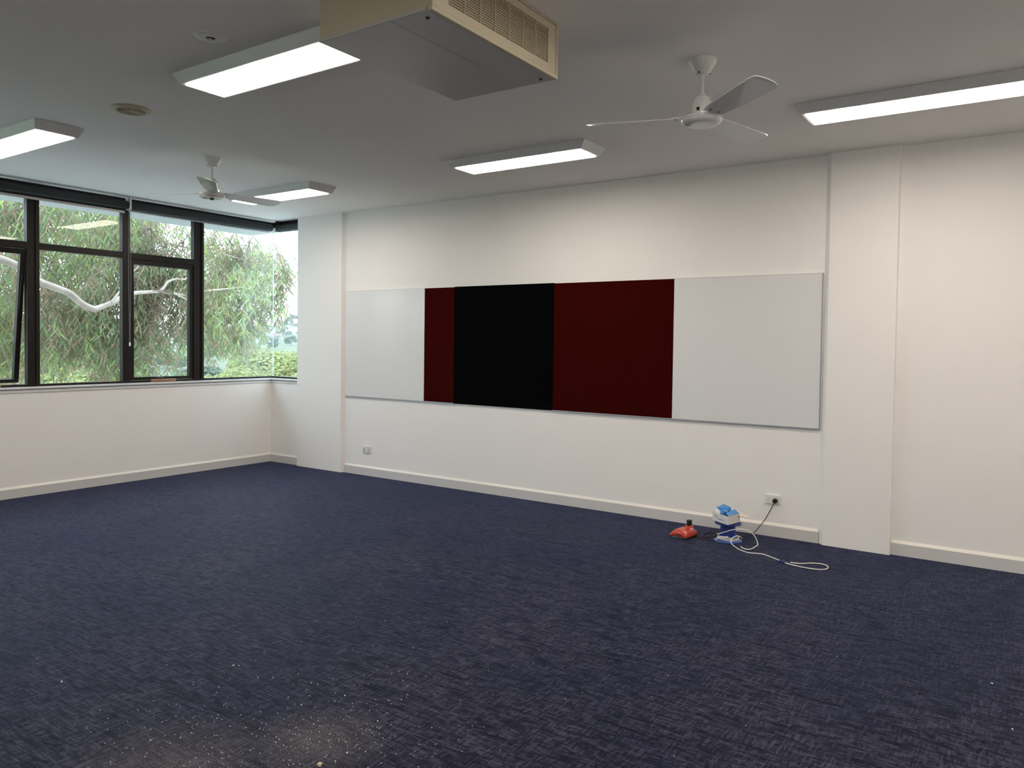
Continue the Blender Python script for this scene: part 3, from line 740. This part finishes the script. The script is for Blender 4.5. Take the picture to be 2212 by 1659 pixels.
# ================================================================== outside: gum tree
random.seed(5)
LUMPS = [[-10.91,-2.01,3.5,0.8],[-12.01,-0.74,3.77,1.06],[-11.9,-0.5,3.91,0.74],[-11.03,-0.56,3.74,0.81],[-13.49,1.0,4.24,1.08],[-11.66,-1.99,3.33,0.73],[-11.56,-1.75,3.37,0.86],[-12.23,-1.25,3.57,0.75],[-14.11,-0.3,3.93,1.09],[-10.7,-1.48,3.29,0.72],[-11.79,-0.29,3.58,0.84],[-13.57,0.84,3.99,1.01],[-11.58,0.11,3.68,0.76],[-10.12,-0.34,3.41,0.86],[-14.41,-1.09,3.49,0.81],[-13.29,-1.21,3.46,0.99],[-13.24,-1.09,3.46,0.72],[-11.46,-1.49,3.24,0.92],[-11.39,-1.32,3.26,1.05],[-11.99,-0.71,3.4,0.95],[-10.49,-1.04,3.2,0.92],[-11.07,-0.63,3.34,0.85],[-12.49,0.54,3.54,0.94],[-12.33,0.82,3.58,1.13],[-13.3,-1.24,3.08,1.1],[-14.19,-0.5,3.24,0.85],[-14.05,-0.17,3.29,0.9],[-13.99,-0.03,3.32,1.09],[-13.82,0.34,3.46,1.11],[-13.71,0.58,3.44,0.9],[-12.59,0.34,3.21,1.08],[-11.56,0.16,3.27,0.93],[-10.11,-0.34,2.98,0.98],[-11.09,0.94,3.34,1.09],[-14.45,-1.2,2.96,0.92],[-12.4,-1.7,2.83,0.8],[-10.91,-2.0,2.61,0.97],[-14.15,-0.41,2.97,0.84],[-12.99,-0.48,2.91,0.88],[-13.78,0.43,3.13,0.78],[-11.72,-0.15,2.94,1.0],[-10.89,-0.28,2.92,0.85],[-13.32,1.31,3.25,0.71],[-10.0,-0.15,2.77,0.77],[-9.89,0.02,2.83,1.04],[-12.45,2.15,3.3,1.1],[-12.34,2.31,3.18,0.88],[-11.27,2.08,3.07,0.87],[-12.34,-1.55,2.58,0.78],[-12.24,-1.29,2.56,0.88],[-13.07,-0.68,2.77,1.14],[-12.01,-0.75,2.56,1.11],[-12.82,-0.11,2.73,1.1],[-11.79,-0.29,2.72,0.76],[-13.58,0.82,2.87,0.95],[-10.81,-0.15,2.67,1.04],[-11.43,0.38,2.63,0.73],[-10.52,0.34,2.69,1.03],[-9.81,0.15,2.54,0.95],[-12.38,2.25,2.89,0.89],[-11.41,1.88,2.89,0.78],[-11.92,2.88,3.02,0.84],[-10.19,1.85,2.85,0.83],[-11.04,-2.34,2.25,0.77],[-14.33,-0.86,2.4,0.7],[-13.2,-0.99,2.41,1.15],[-14.03,-0.12,2.44,0.78],[-12.9,-0.29,2.38,0.97],[-13.8,0.38,2.51,0.84],[-10.39,-0.84,2.3,1.1],[-10.27,-0.62,2.28,0.97],[-10.17,-0.44,2.27,0.78],[-10.68,0.07,2.4,0.72],[-10.48,0.41,2.45,1.01],[-12.55,2.0,2.52,1.08],[-10.71,1.15,2.53,1.1],[-10.42,1.55,2.59,0.86],[-11.0,-2.25,2.09,1.04],[-11.57,-1.76,2.1,1.02],[-13.18,-0.93,2.22,1.12],[-13.08,-0.7,2.13,0.84],[-10.67,-1.42,2.11,0.88],[-13.82,0.34,2.22,1.04],[-10.5,-1.05,2.02,1.02],[-12.53,0.46,2.27,1.04],[-10.84,-0.19,2.23,0.77],[-11.43,0.39,2.14,0.83],[-9.96,-0.09,2.11,1.0],[-10.87,0.91,2.14,1.0],[-12.43,2.18,2.31,1.14],[-13.38,-1.47,1.96,0.75],[-14.37,-0.96,1.98,0.92],[-10.91,-1.98,1.84,1.04],[-11.49,-1.55,1.91,0.86],[-12.99,-0.49,1.85,0.86],[-11.98,-0.67,1.83,0.78],[-11.87,-0.45,1.99,1.07],[-10.4,-0.86,1.81,1.13],[-12.47,0.57,1.9,0.98],[-12.36,0.76,2.06,0.71],[-10.02,-0.18,1.86,0.85],[-10.49,0.4,2.0,1.14],[-12.5,2.07,2.08,0.85],[-10.71,1.14,1.93,1.06],[-11.33,2.01,2.09,0.81],[-14.37,-0.98,1.59,1.12],[-14.31,-0.82,1.68,0.77],[-10.85,-1.85,1.58,0.73],[-14.07,-0.22,1.72,1.02],[-10.67,-1.42,1.7,1.02],[-11.24,-0.98,1.6,0.82],[-11.13,-0.75,1.66,0.99],[-10.34,-0.74,1.65,1.1],[-13.41,1.15,1.72,0.97],[-10.07,-0.27,1.69,1.06],[-10.54,0.31,1.76,1.07],[-11.52,1.74,1.8,0.93],[-11.38,1.94,1.8,1.0],[-14.26,-0.68,1.41,0.96],[-10.81,-1.75,1.4,0.77],[-12.08,-0.91,1.4,0.97],[-12.87,-0.21,1.46,0.81],[-13.76,0.48,1.46,0.94],[-13.62,0.76,1.38,1.01],[-11.6,0.07,1.34,0.77],[-11.31,0.58,1.42,0.87],[-13.36,-1.41,1.19,0.87],[-11.5,-1.6,1.21,0.72],[-10.24,-0.56,1.17,0.9],[-10.11,-0.32,1.17,0.76]]
EXTRA = [(-11.5+random.uniform(-1, 1.5), random.uniform(-7.5, -2.8), random.uniform(.3, 4.8), random.uniform(.8, 1.3)) for _ in range(30)]
EXTRA += [(random.uniform(-13.5, -10.8), random.uniform(-6, 2.2), random.uniform(3.7, 6.5), random.uniform(.8, 1.3)) for _ in range(12)]
LUMPS += [[-11.24, 2.27, 2.88, 0.6], [-11.35, 2.73, 3.0, 0.5], [-11.11, 2.69, 2.83, 0.45], [-11.44, 2.73, 2.68, 0.6], [-11.41, 2.81, 2.44, 0.5], [-11.02, 2.22, 2.27, 0.7], [-10.87, 2.3, 2.15, 0.45], [-11.88, 2.61, 2.65, 0.8], [-11.29, 2.24, 1.96, 0.6], [-11.41, 2.03, 1.79, 0.7], [-12.08, 2.66, 2.24, 0.7], [-11.68, 2.15, 2.93, 0.7], [-12.13, 2.26, 3.25, 0.6], [-11.58, 2.29, 3.18, 0.5], [-11.89, 2.19, 2.45, 0.8], [-11.5, 1.73, 2.72, 0.8], [-12.02, 2.0, 2.12, 0.8], [-12.12, 2.35, 1.55, 0.5], [-11.95, 1.86, 1.63, 0.7]]
tree = thing('gum_tree', 'large eucalyptus with drooping leaves and pale limbs close outside the windows', 'tree', (-12.2, -5.4, -6))
obj('trunk', MB().tube([(-12.2, -5.4, -6.2), (-12.1, -5.3, -3), (-11.9, -4.9, -.4), (-11.2, -4.3, 1.6), (-10.3, -3.6, 2.55), (-9.98, -2.94, 2.65)], (.30, .05), 14, smooth=5), M_bark, tree, smooth=True)
LIMBS = [('main', [[-9.98, -2.94, 2.65], [-9.9, -2.54, 2.49], [-9.86, -2.28, 2.41], [-9.87, -2.13, 2.36], [-9.87, -1.99, 2.27], [-9.88, -1.85, 2.18], [-9.87, -1.68, 2.12], [-9.86, -1.52, 2.06], [-9.86, -1.39, 1.95], [-9.87, -1.28, 1.9], [-9.89, -1.19, 1.88]], 0.046, 0.04), ('right', [[-9.9, -1.21, 1.88], [-9.97, -0.96, 1.97], [-10.06, -0.77, 2.06], [-10.14, -0.56, 2.13], [-10.2, -0.34, 2.16], [-10.27, -0.11, 2.18], [-10.31, 0.15, 2.17], [-10.35, 0.4, 2.15], [-10.39, 0.65, 2.24], [-10.39, 0.96, 2.29], [-10.33, 1.33, 2.35]], 0.036, 0.01), ('up', [[-10.23, -0.14, 2.18], [-10.24, -0.06, 2.26], [-10.26, -0.0, 2.33], [-10.25, 0.12, 2.38], [-10.23, 0.23, 2.38], [-10.24, 0.32, 2.44], [-10.25, 0.4, 2.5]], 0.022, 0.008), ('twig1', [[-9.9, -0.99, 1.98], [-9.9, -0.93, 2.06], [-9.89, -0.86, 2.17], [-9.88, -0.79, 2.31], [-9.84, -0.66, 2.47]], 0.018, 0.007), ('twig2', [[-10.23, 0.05, 2.18], [-10.2, 0.23, 2.1], [-10.17, 0.39, 2.04], [-10.18, 0.51, 1.98]], 0.012, 0.006), ('low', [[-13.6, -1.18, 0.64], [-13.42, -0.74, 0.74], [-13.25, -0.34, 0.99], [-13.13, -0.08, 1.17], [-13.11, -0.02, 1.4], [-13.09, 0.01, 1.59]], 0.06, 0.03), ('left', [[-11.59, -1.81, 1.68], [-11.52, -1.62, 1.89], [-11.48, -1.53, 1.97], [-11.46, -1.48, 2.1], [-11.43, -1.4, 2.23]], 0.03, 0.012), ('top', [[-11.84, -1.92, 3.33], [-11.8, -1.27, 3.31], [-11.81, -0.78, 3.25], [-11.78, -0.27, 3.42], [-11.67, 0.37, 3.19], [-11.57, 0.93, 3.03], [-11.51, 1.39, 3.0], [-11.35, 1.98, 2.9], [-11.19, 2.53, 2.7]], 0.03, 0.008)]
for nm, pts, r0, r1 in LIMBS:
    obj('branch', MB().tube(pts, (r0, r1), 10 if r0 > .03 else 7, smooth=4), M_bark, tree, smooth=True)
for pts, r0, r1 in (([(-11.4, -4.0, 1.6), (-11.6, -2.9, 1.1), (-12.6, -2.0, .65), (-13.6, -1.18, .64)], .09, .06), ([(-11.0, -4.1, 1.7), (-10.5, -3.2, 1.5), (-11.6, -1.82, 1.69)], .05, .03),
                    ([(-10.1, -3.2, 2.62), (-11.2, -2.6, 3.1), (-11.84, -1.92, 3.33)], .04, .03), ([(-11.9, -4.9, -.4), (-12.4, -5.6, 2.0), (-12.3, -5.2, 4.6), (-12.0, -4, 6)], .16, .05)):
    obj('branch', MB().tube(pts, (r0, r1), 9, smooth=4), M_bark, tree, smooth=True)

def leaf_geo(base, d, side, L, w):
    # lanceolate leaf with a slight curve; 4 stations
    nrm = d.cross(side).normalized(); cv = side*random.uniform(-.18, .18)*L
    a = base; b1 = base+d*L*.30; b2 = base+d*L*.66+cv*.5; e = base+d*L+cv
    n2 = nrm*w*.12
    return [a, b1-side*w*.5+n2, b1+side*w*.5+n2, b2-side*w*.38, b2+side*w*.38, e], [(0, 1, 2), (1, 3, 4, 2), (3, 5, 4)]
def spray_leaves(c, out, n, droop):
    # a hanging twig with alternate leaves
    ln = random.uniform(.22, .42); ang = random.uniform(0, 2*PI)
    tip = Vector((math.cos(ang)*.5, math.sin(ang)*.5, -droop)).normalized()
    for i in range(n):
        t = (i+.5)/n; p = c+tip*ln*t+Vector((0, 0, -.05*t*t))
        a = ang+i*2.4+random.uniform(-.5, .5)
        d = (Vector((math.cos(a)*.55, math.sin(a)*.55, -random.uniform(.45, 1.4)))).normalized()
        s_ = d.cross(Vector((math.cos(a+1.3), math.sin(a+1.3), .2))).normalized()
        out.append((p, d, s_, random.uniform(.11, .19), random.uniform(.016, .026)))
leaves = []; twigs = MB()
for (cx, cy, cz, rs) in [tuple(l) for l in LUMPS]+EXTRA:
    near = (cx, cy, cz, rs) not in EXTRA
    R_ = .40*rs
    for i in range(int((34 if near else 26)*rs)):
        v = Vector((random.gauss(0, .5), random.gauss(0, .5), random.gauss(0, .42)))
        if v.length > 1.25: v = v.normalized()*1.1
        c = Vector((cx, cy, cz))+v*R_*1.15
        if c.x > -10.3: c.x = -10.3-random.random()*.5
        spray_leaves(c, leaves, random.randint(7, 12), random.uniform(.5, 1.6))
        if i % 5 == 0:
            twigs.tube([Vector((cx, cy, cz+.05)), (Vector((cx, cy, cz))+c)/2+Vector((0, 0, .06)), c], .005, 4)
obj('twigs', twigs, M_twig, tree)['kind'] = 'stuff'
leaves.sort(key=lambda q: (q[0]-CAM).length if -3 < q[0].y < 2.5 and .7 < q[0].z < 3.3 else 99)
shapes = []
random.seed(8)
for k in range(6):
    v_, f_ = leaf_geo(Vector(), Vector((0, 0, -1)), Vector((1, 0, 0)), .16, .024)
    me = bpy.data.meshes.new('leaf'); me.from_pydata([tuple(p) for p in v_], [], f_); me.materials.append(M_leaf); shapes.append(me)
for i, (p, d, s_, L_, w_) in enumerate(leaves[:300]):
    o = bpy.data.objects.new('leaf', shapes[i % 6]); COL.objects.link(o); o.parent = tree
    z = -d; x = (s_ - z*s_.dot(z)).normalized(); y = z.cross(x)
    mm = Matrix((x, y, z)).transposed().to_4x4(); k = L_/.16
    mm = Matrix.Translation(p-ORG[tree.name]) @ mm @ Matrix.Scale(k, 4)
    o.matrix_local = mm
fol = MB()
for (p, d, s_, L_, w_) in leaves[300:]:
    v_, f_ = leaf_geo(p, d, s_, L_, w_); n = len(fol.v)
    fol.v += [tuple(q) for q in v_]; fol.f += [tuple(i+n for i in f) for f in f_]
me = bpy.data.meshes.new('foliage'); og = ORG[tree.name]
me.from_pydata([(a-og.x, b-og.y, c-og.z) for a, b, c in fol.v], [], fol.f); me.materials.append(M_leaf)
fo = bpy.data.objects.new('foliage', me); COL.objects.link(fo); fo.parent = tree; fo['kind'] = 'stuff'

# ================================================================== outside: ground, valley trees, hillside
def gz(x, y):
    d = math.hypot(x+8, y+2)
    pts = [(0, -6), (18, -6), (60, -8.5), (120, -9), (200, -9), (250, -6.5), (300, -4), (340, -2.2), (380, -.8), (410, .6), (480, 3), (550, 5.2), (620, 7.5), (700, 9.5), (860, 10), (1300, -10)]
    for (a, za), (b, zb) in zip(pts, pts[1:]):
        if d <= b: return za+(zb-za)*(d-a)/(b-a)+.5*math.sin(x*.05)*math.cos(y*.06)*min(1, d/60)
    return -10
gm = MB(); NA, rad = 40, [0, 10, 20, 35, 60, 90, 120, 160, 200, 230, 260, 300, 340, 380, 410, 445, 480, 515, 550, 585, 620, 660, 700, 780, 860, 1300]
for r in rad:
    for k in range(NA+1):
        a = PI*.28+(PI*1.1)*k/NA; x = -8+r*math.cos(a); y = -2+r*math.sin(a); gm.v.append((x, y, gz(x, y)))
for i in range(len(rad)-1):
    for k in range(NA):
        gm.f.append((i*(NA+1)+k, i*(NA+1)+k+1, (i+1)*(NA+1)+k+1, (i+1)*(NA+1)+k))
struct(tag(obj('ground', gm, M_ground, smooth=True), 'green valley floor rising to the suburban hillside beyond the windows', 'ground'))

def crown_mesh(name, seed, nclump, nq, leaf, m, flat=.8):
    random.seed(seed); mb = MB()
    cl = []
    for k in range(nclump):
        a = random.uniform(0, 2*PI); h = random.random(); r = math.sqrt(1-(h*1.5-.5)**2*.8)*.68
        cl.append((Vector((r*math.cos(a), r*math.sin(a), (h-.30)*1.0*flat)), random.uniform(.28, .46)))
    for c, r in cl:
        for i in range(nq):
            v = Vector((random.gauss(0, 1), random.gauss(0, 1), random.gauss(0, 1))).normalized()
            if v.z < -.5: v.z *= -.6; v.normalize()
            p = c+Vector((v.x, v.y, v.z*.75))*r*random.uniform(.75, 1.08)
            n = (v+Vector((random.uniform(-.6, .6), random.uniform(-.6, .6), random.uniform(-.4, .6)))).normalized()
            u = n.cross(Vector((0, 0, 1))+Vector((.01, .02, 0))).normalized(); w = n.cross(u); s_ = leaf*random.uniform(.6, 1.3)
            mb.v += [tuple(p+u*s_), tuple(p+w*s_*.7+n*s_*.15), tuple(p-u*s_), tuple(p-w*s_*.7-n*s_*.1)]; k_ = len(mb.v)-4
            mb.f.append((k_, k_+1, k_+2, k_+3))
    me = bpy.data.meshes.new(name); me.from_pydata(mb.v, [], mb.f); me.materials.append(m); return me
bushes = [crown_mesh('foliage', 20+k, 15, 620, .030, M_bush) for k in range(3)]
fars = [crown_mesh('foliage', 40+k, 10, 110, .085, M_far, 1.0) for k in range(3)]
tm = MB().lathe((0, 0, 0), [(.05, -1.6), (.035, 0), (.015, .4)], 8)
TR = bpy.data.meshes.new('trunk'); TR.from_pydata(tm.v, [], tm.f); TR.materials.append(M_trunk)
def bush(top, R_, hs, me, label, group, cat='tree', stuff=True):
    x, y, zt = top; g = gz(x, y); zc = zt-R_*hs*.95
    t = thing('bushy_tree', label, cat, (x, y, g), group)
    f = bpy.data.objects.new('foliage', me); COL.objects.link(f); f.parent = t; f.location = (0, 0, zc-g); f.scale = (R_, R_, R_*hs); f.rotation_euler.z = random.uniform(0, 6)
    f['kind'] = 'stuff'
    k = bpy.data.objects.new('trunk', TR); COL.objects.link(k); k.parent = t
    hgt = zc-g; k.location = (0, 0, hgt*.72); k.scale = (R_, R_, max(.2, hgt*.45))
HSPOT = [(-434, 342, 26), (-430, 321, 10), (-399, 295, 9), (-333.8, 248.6, 10), (-307.5, 216.9, 9), (-280.6, 185.6, 9), (-352, 268, 8), (-271.4, 121.5, 9), (-364, 158, 10)]
random.seed(31)
NEAR = [((-24.8, 10.7, .35), 3.0, 'yellow green tree crown at the foot of the pane right of the thick mullion'), ((-44.8, 25.7, 1.6), 4.6, 'tallest yellow green crown in the middle of the corner pane'),
        ((-48.1, 31.5, 1.2), 4.2, 'yellow green crown behind the pale corner glass edge, left side'), ((-39.6, 24.3, .5), 3.4, 'low yellow green crown in front of the tallest one in the corner pane'),
        ((-29.5, 18.4, 1.75), 3.4, 'golden green crown filling the narrow return window beside the pier'), ((-25.5, 14.4, -.1), 2.6, 'small bright crown just above the sill near the glass corner'),
        ((-35.4, 17.4, .6), 3.2, 'bright crown above the sill left of the glass corner'), ((-37.3, 14.2, .7), 3.0, 'yellow green crown touching the right side of the thick mullion'),
        ((-27.4, 5.9, .9), 3.0, 'crown under the gum leaves left of the middle mullion'), ((-38.0, 9.9, .8), 3.4, 'crown far under the gum leaves in the winder pane'),
        ((-30.0, 10.1, .5), 2.8, 'crown low in the winder pane left of the thick mullion'), ((-33.2, 5.4, .7), 3.0, 'crown behind the wide mullion at the left'),
        ((-33.5, 23.9, 1.5), 3.4, 'crown hidden behind the pier beside the golden green one'), ((-28, .3, .8), 3.2, 'crown below the open sash at the left edge'), ((-31, -6, 1), 3.8, 'crown in the valley outside the left of the view'),
        ((-27, 27.5, 1.2), 3.8, 'crown in the valley hidden by the board wall'), ((-55, 42, 1.2), 5.0, 'large crown further down the valley behind the pier'), ((-56, 20.5, .9), 5.0, 'large crown further back behind the thick mullion')]
for i, (p, r, lab) in enumerate(NEAR):
    bush(p, r, .85, bushes[i % 3], lab, 'bushy trees in the near valley')
FAR = []
for i in range(150):
    d = random.choice([110, 140, 170, 200, 240, 280, 310, 345, 385, 430, 470, 520, 580, 640]); a = random.uniform(.84, 1.22)
    x = -d*math.sin(a)+random.uniform(-8, 8); y = -6.2+d*math.cos(a)+random.uniform(-8, 8)
    if any(math.hypot(x-q[0], y-q[1]) < 9+q[2] for q in HSPOT) or any(math.hypot(x-q[0], y-q[1]) < 6.5 for q in FAR): continue
    FAR.append((x, y, random.uniform(2.6, 4.4)))
for i, (x, y, r) in enumerate(FAR):
    bush((x, y, gz(x, y)+r*1.65), r, 1.0, fars[i % 3], 'blue green tree dotted between the houses on the far hillside', 'distant trees on the hillside')
for i, (x, y, r, lab) in enumerate(((-496, 398, 8.6, 'tall dark tree on the skyline beside the pier'), (-492, 407, 5.6, 'smaller skyline tree right of the tall one'), (-479, 356, 5.4, 'rounded skyline tree left of the tall one'))):
    bush((x, y, gz(x, y)+r*1.7), r, 1.0, fars[i % 3], lab, 'distant trees on the hillside')

# houses on the hillside
M_hw = mat('house_white', (.42, .43, .43, 1), .8, noise=.05, nscale=.5); M_hp = mat('house_pinkish', (.34, .25, .22, 1), .8, noise=.05, nscale=.5)
M_ro = mat('roof_orange', (.32, .16, .08, 1), .8, noise=.2, nscale=1); M_rg = mat('roof_slate', (.13, .15, .19, 1), .8, noise=.2, nscale=1); M_rr = mat('roof_red', (.28, .13, .10, 1), .8, noise=.2, nscale=1)
M_hwin = mat('house_glass', (.10, .13, .16, 1), .2)
def house(x, y, w, d, h, roof, mw, mr, label, nwin, storeys=1):
    g = min(gz(x+dx, y+dy) for dx in (-5, 0, 5) for dy in (-5, 0, 5)); ang = math.atan2(-6.2-y, -x)+PI/2
    T = Matrix.Translation((x, y, g)) @ Matrix.Rotation(ang, 4, 'Z')
    t = thing('house', label, 'house', (x, y, g))
    wl_ = obj('walls', MB().box(-w/2, w/2, -d/2, d/2, -2, h, T), mw, t)
    e = .6
    if roof == 'hip':
        rh = min(d, w)*.28; r_ = MB()
        b = [(-w/2-e, -d/2-e, h), (w/2+e, -d/2-e, h), (w/2+e, d/2+e, h), (-w/2-e, d/2+e, h), (-w/2+d/2, 0, h+rh), (w/2-d/2, 0, h+rh)]
        r_.add([T @ Vector(p) for p in b], [(3,2,1,0), (0,1,5,4), (1,2,5), (2,3,4,5), (3,0,4)]); obj('roof', r_, mr, t)
    else:
        obj('roof', MB().box(-w/2-e, w/2+e, -d/2-e, d/2+e, h, h+.4, T), mr, t)
    for s_ in range(storeys):
        for k in range(nwin):
            for sy in (-1,):
                xx = -w/2+w*(k+.5)/nwin; zz = 1.0+2.9*s_; ww = w/nwin*.28
                f = obj('window', MB().box(xx-ww-.1, xx+ww+.1, sy*d/2-.08, sy*d/2+.02, zz-.1, zz+1.5, T), M_hw, t)
                obj('pane', MB().box(xx-ww, xx+ww, sy*d/2-.12, sy*d/2-.07, zz, zz+1.4, T), M_hwin, f)
house(-434, 342, 40, 12, 6.0, 'flat', M_hw, M_hw, 'long flat roofed white building near the hilltop beside the pier', 6)
house(-430, 321, 14, 9, 4.0, 'hip', M_hw, M_rg, 'white house with a slate roof left of the long white building', 3)
house(-399, 295, 12, 8, 3.2, 'hip', M_hp, M_ro, 'house with an orange tiled roof high on the hillside', 3)
house(-333.8, 248.6, 13, 9, 3.2, 'hip', M_hw, M_rg, 'white house with a wide grey blue hipped roof mid hill', 3)
house(-307.5, 216.9, 12, 8, 3.0, 'hip', M_hw, M_rr, 'white house with a faded red roof at mid hill', 3)
house(-280.6, 185.6, 11, 8, 3.4, 'hip', M_hw, M_rg, 'pale house lowest on the hill just right of the thick mullion', 3)
house(-352, 268, 9, 7, 3.0, 'hip', M_hp, M_rr, 'small pink walled house beside the slate roofed one', 2)
house(-271.4, 121.5, 12, 8, 3.0, 'hip', M_hw, M_rg, 'pale house glimpsed under the gum leaves in the middle panes', 3)
house(-364, 158, 14, 9, 3.4, 'hip', M_hw, M_ro, 'orange roofed house glimpsed through the gum leaves', 3)
pole = thing('light_pole', 'slim tall white pole rising over the valley trees', 'pole', (-78.5, 51.8, gz(-78.5, 51.8)))
obj('shaft', MB().lathe((-78.5, 51.8, 0), [(.14, gz(-78.5, 51.8)-.3), (.10, 3.1)], 10), M_hw, pole)
obj('cross_arm', MB().box(-79.1, -77.9, 51.75, 51.85, 2.95, 3.08), M_hw, pole)

# thin damp haze hanging over the valley
hz = MB().box(-1100, -26, -300, 900, -30, 60)
M_haze = bpy.data.materials.new('valley_haze'); M_haze.use_nodes = True; n_ = M_haze.node_tree; n_.nodes.clear()
vs_ = n_.nodes.new('ShaderNodeVolumeScatter'); vs_.inputs['Density'].default_value = .00035; vs_.inputs['Color'].default_value = (.90, .96, 1, 1)
oo_ = n_.nodes.new('ShaderNodeOutputMaterial'); n_.links.new(vs_.outputs[0], oo_.inputs['Volume'])
tag(obj('haze', hz, M_haze), 'thin pale haze over the valley and hillside beyond the trees', 'haze', kind='stuff')
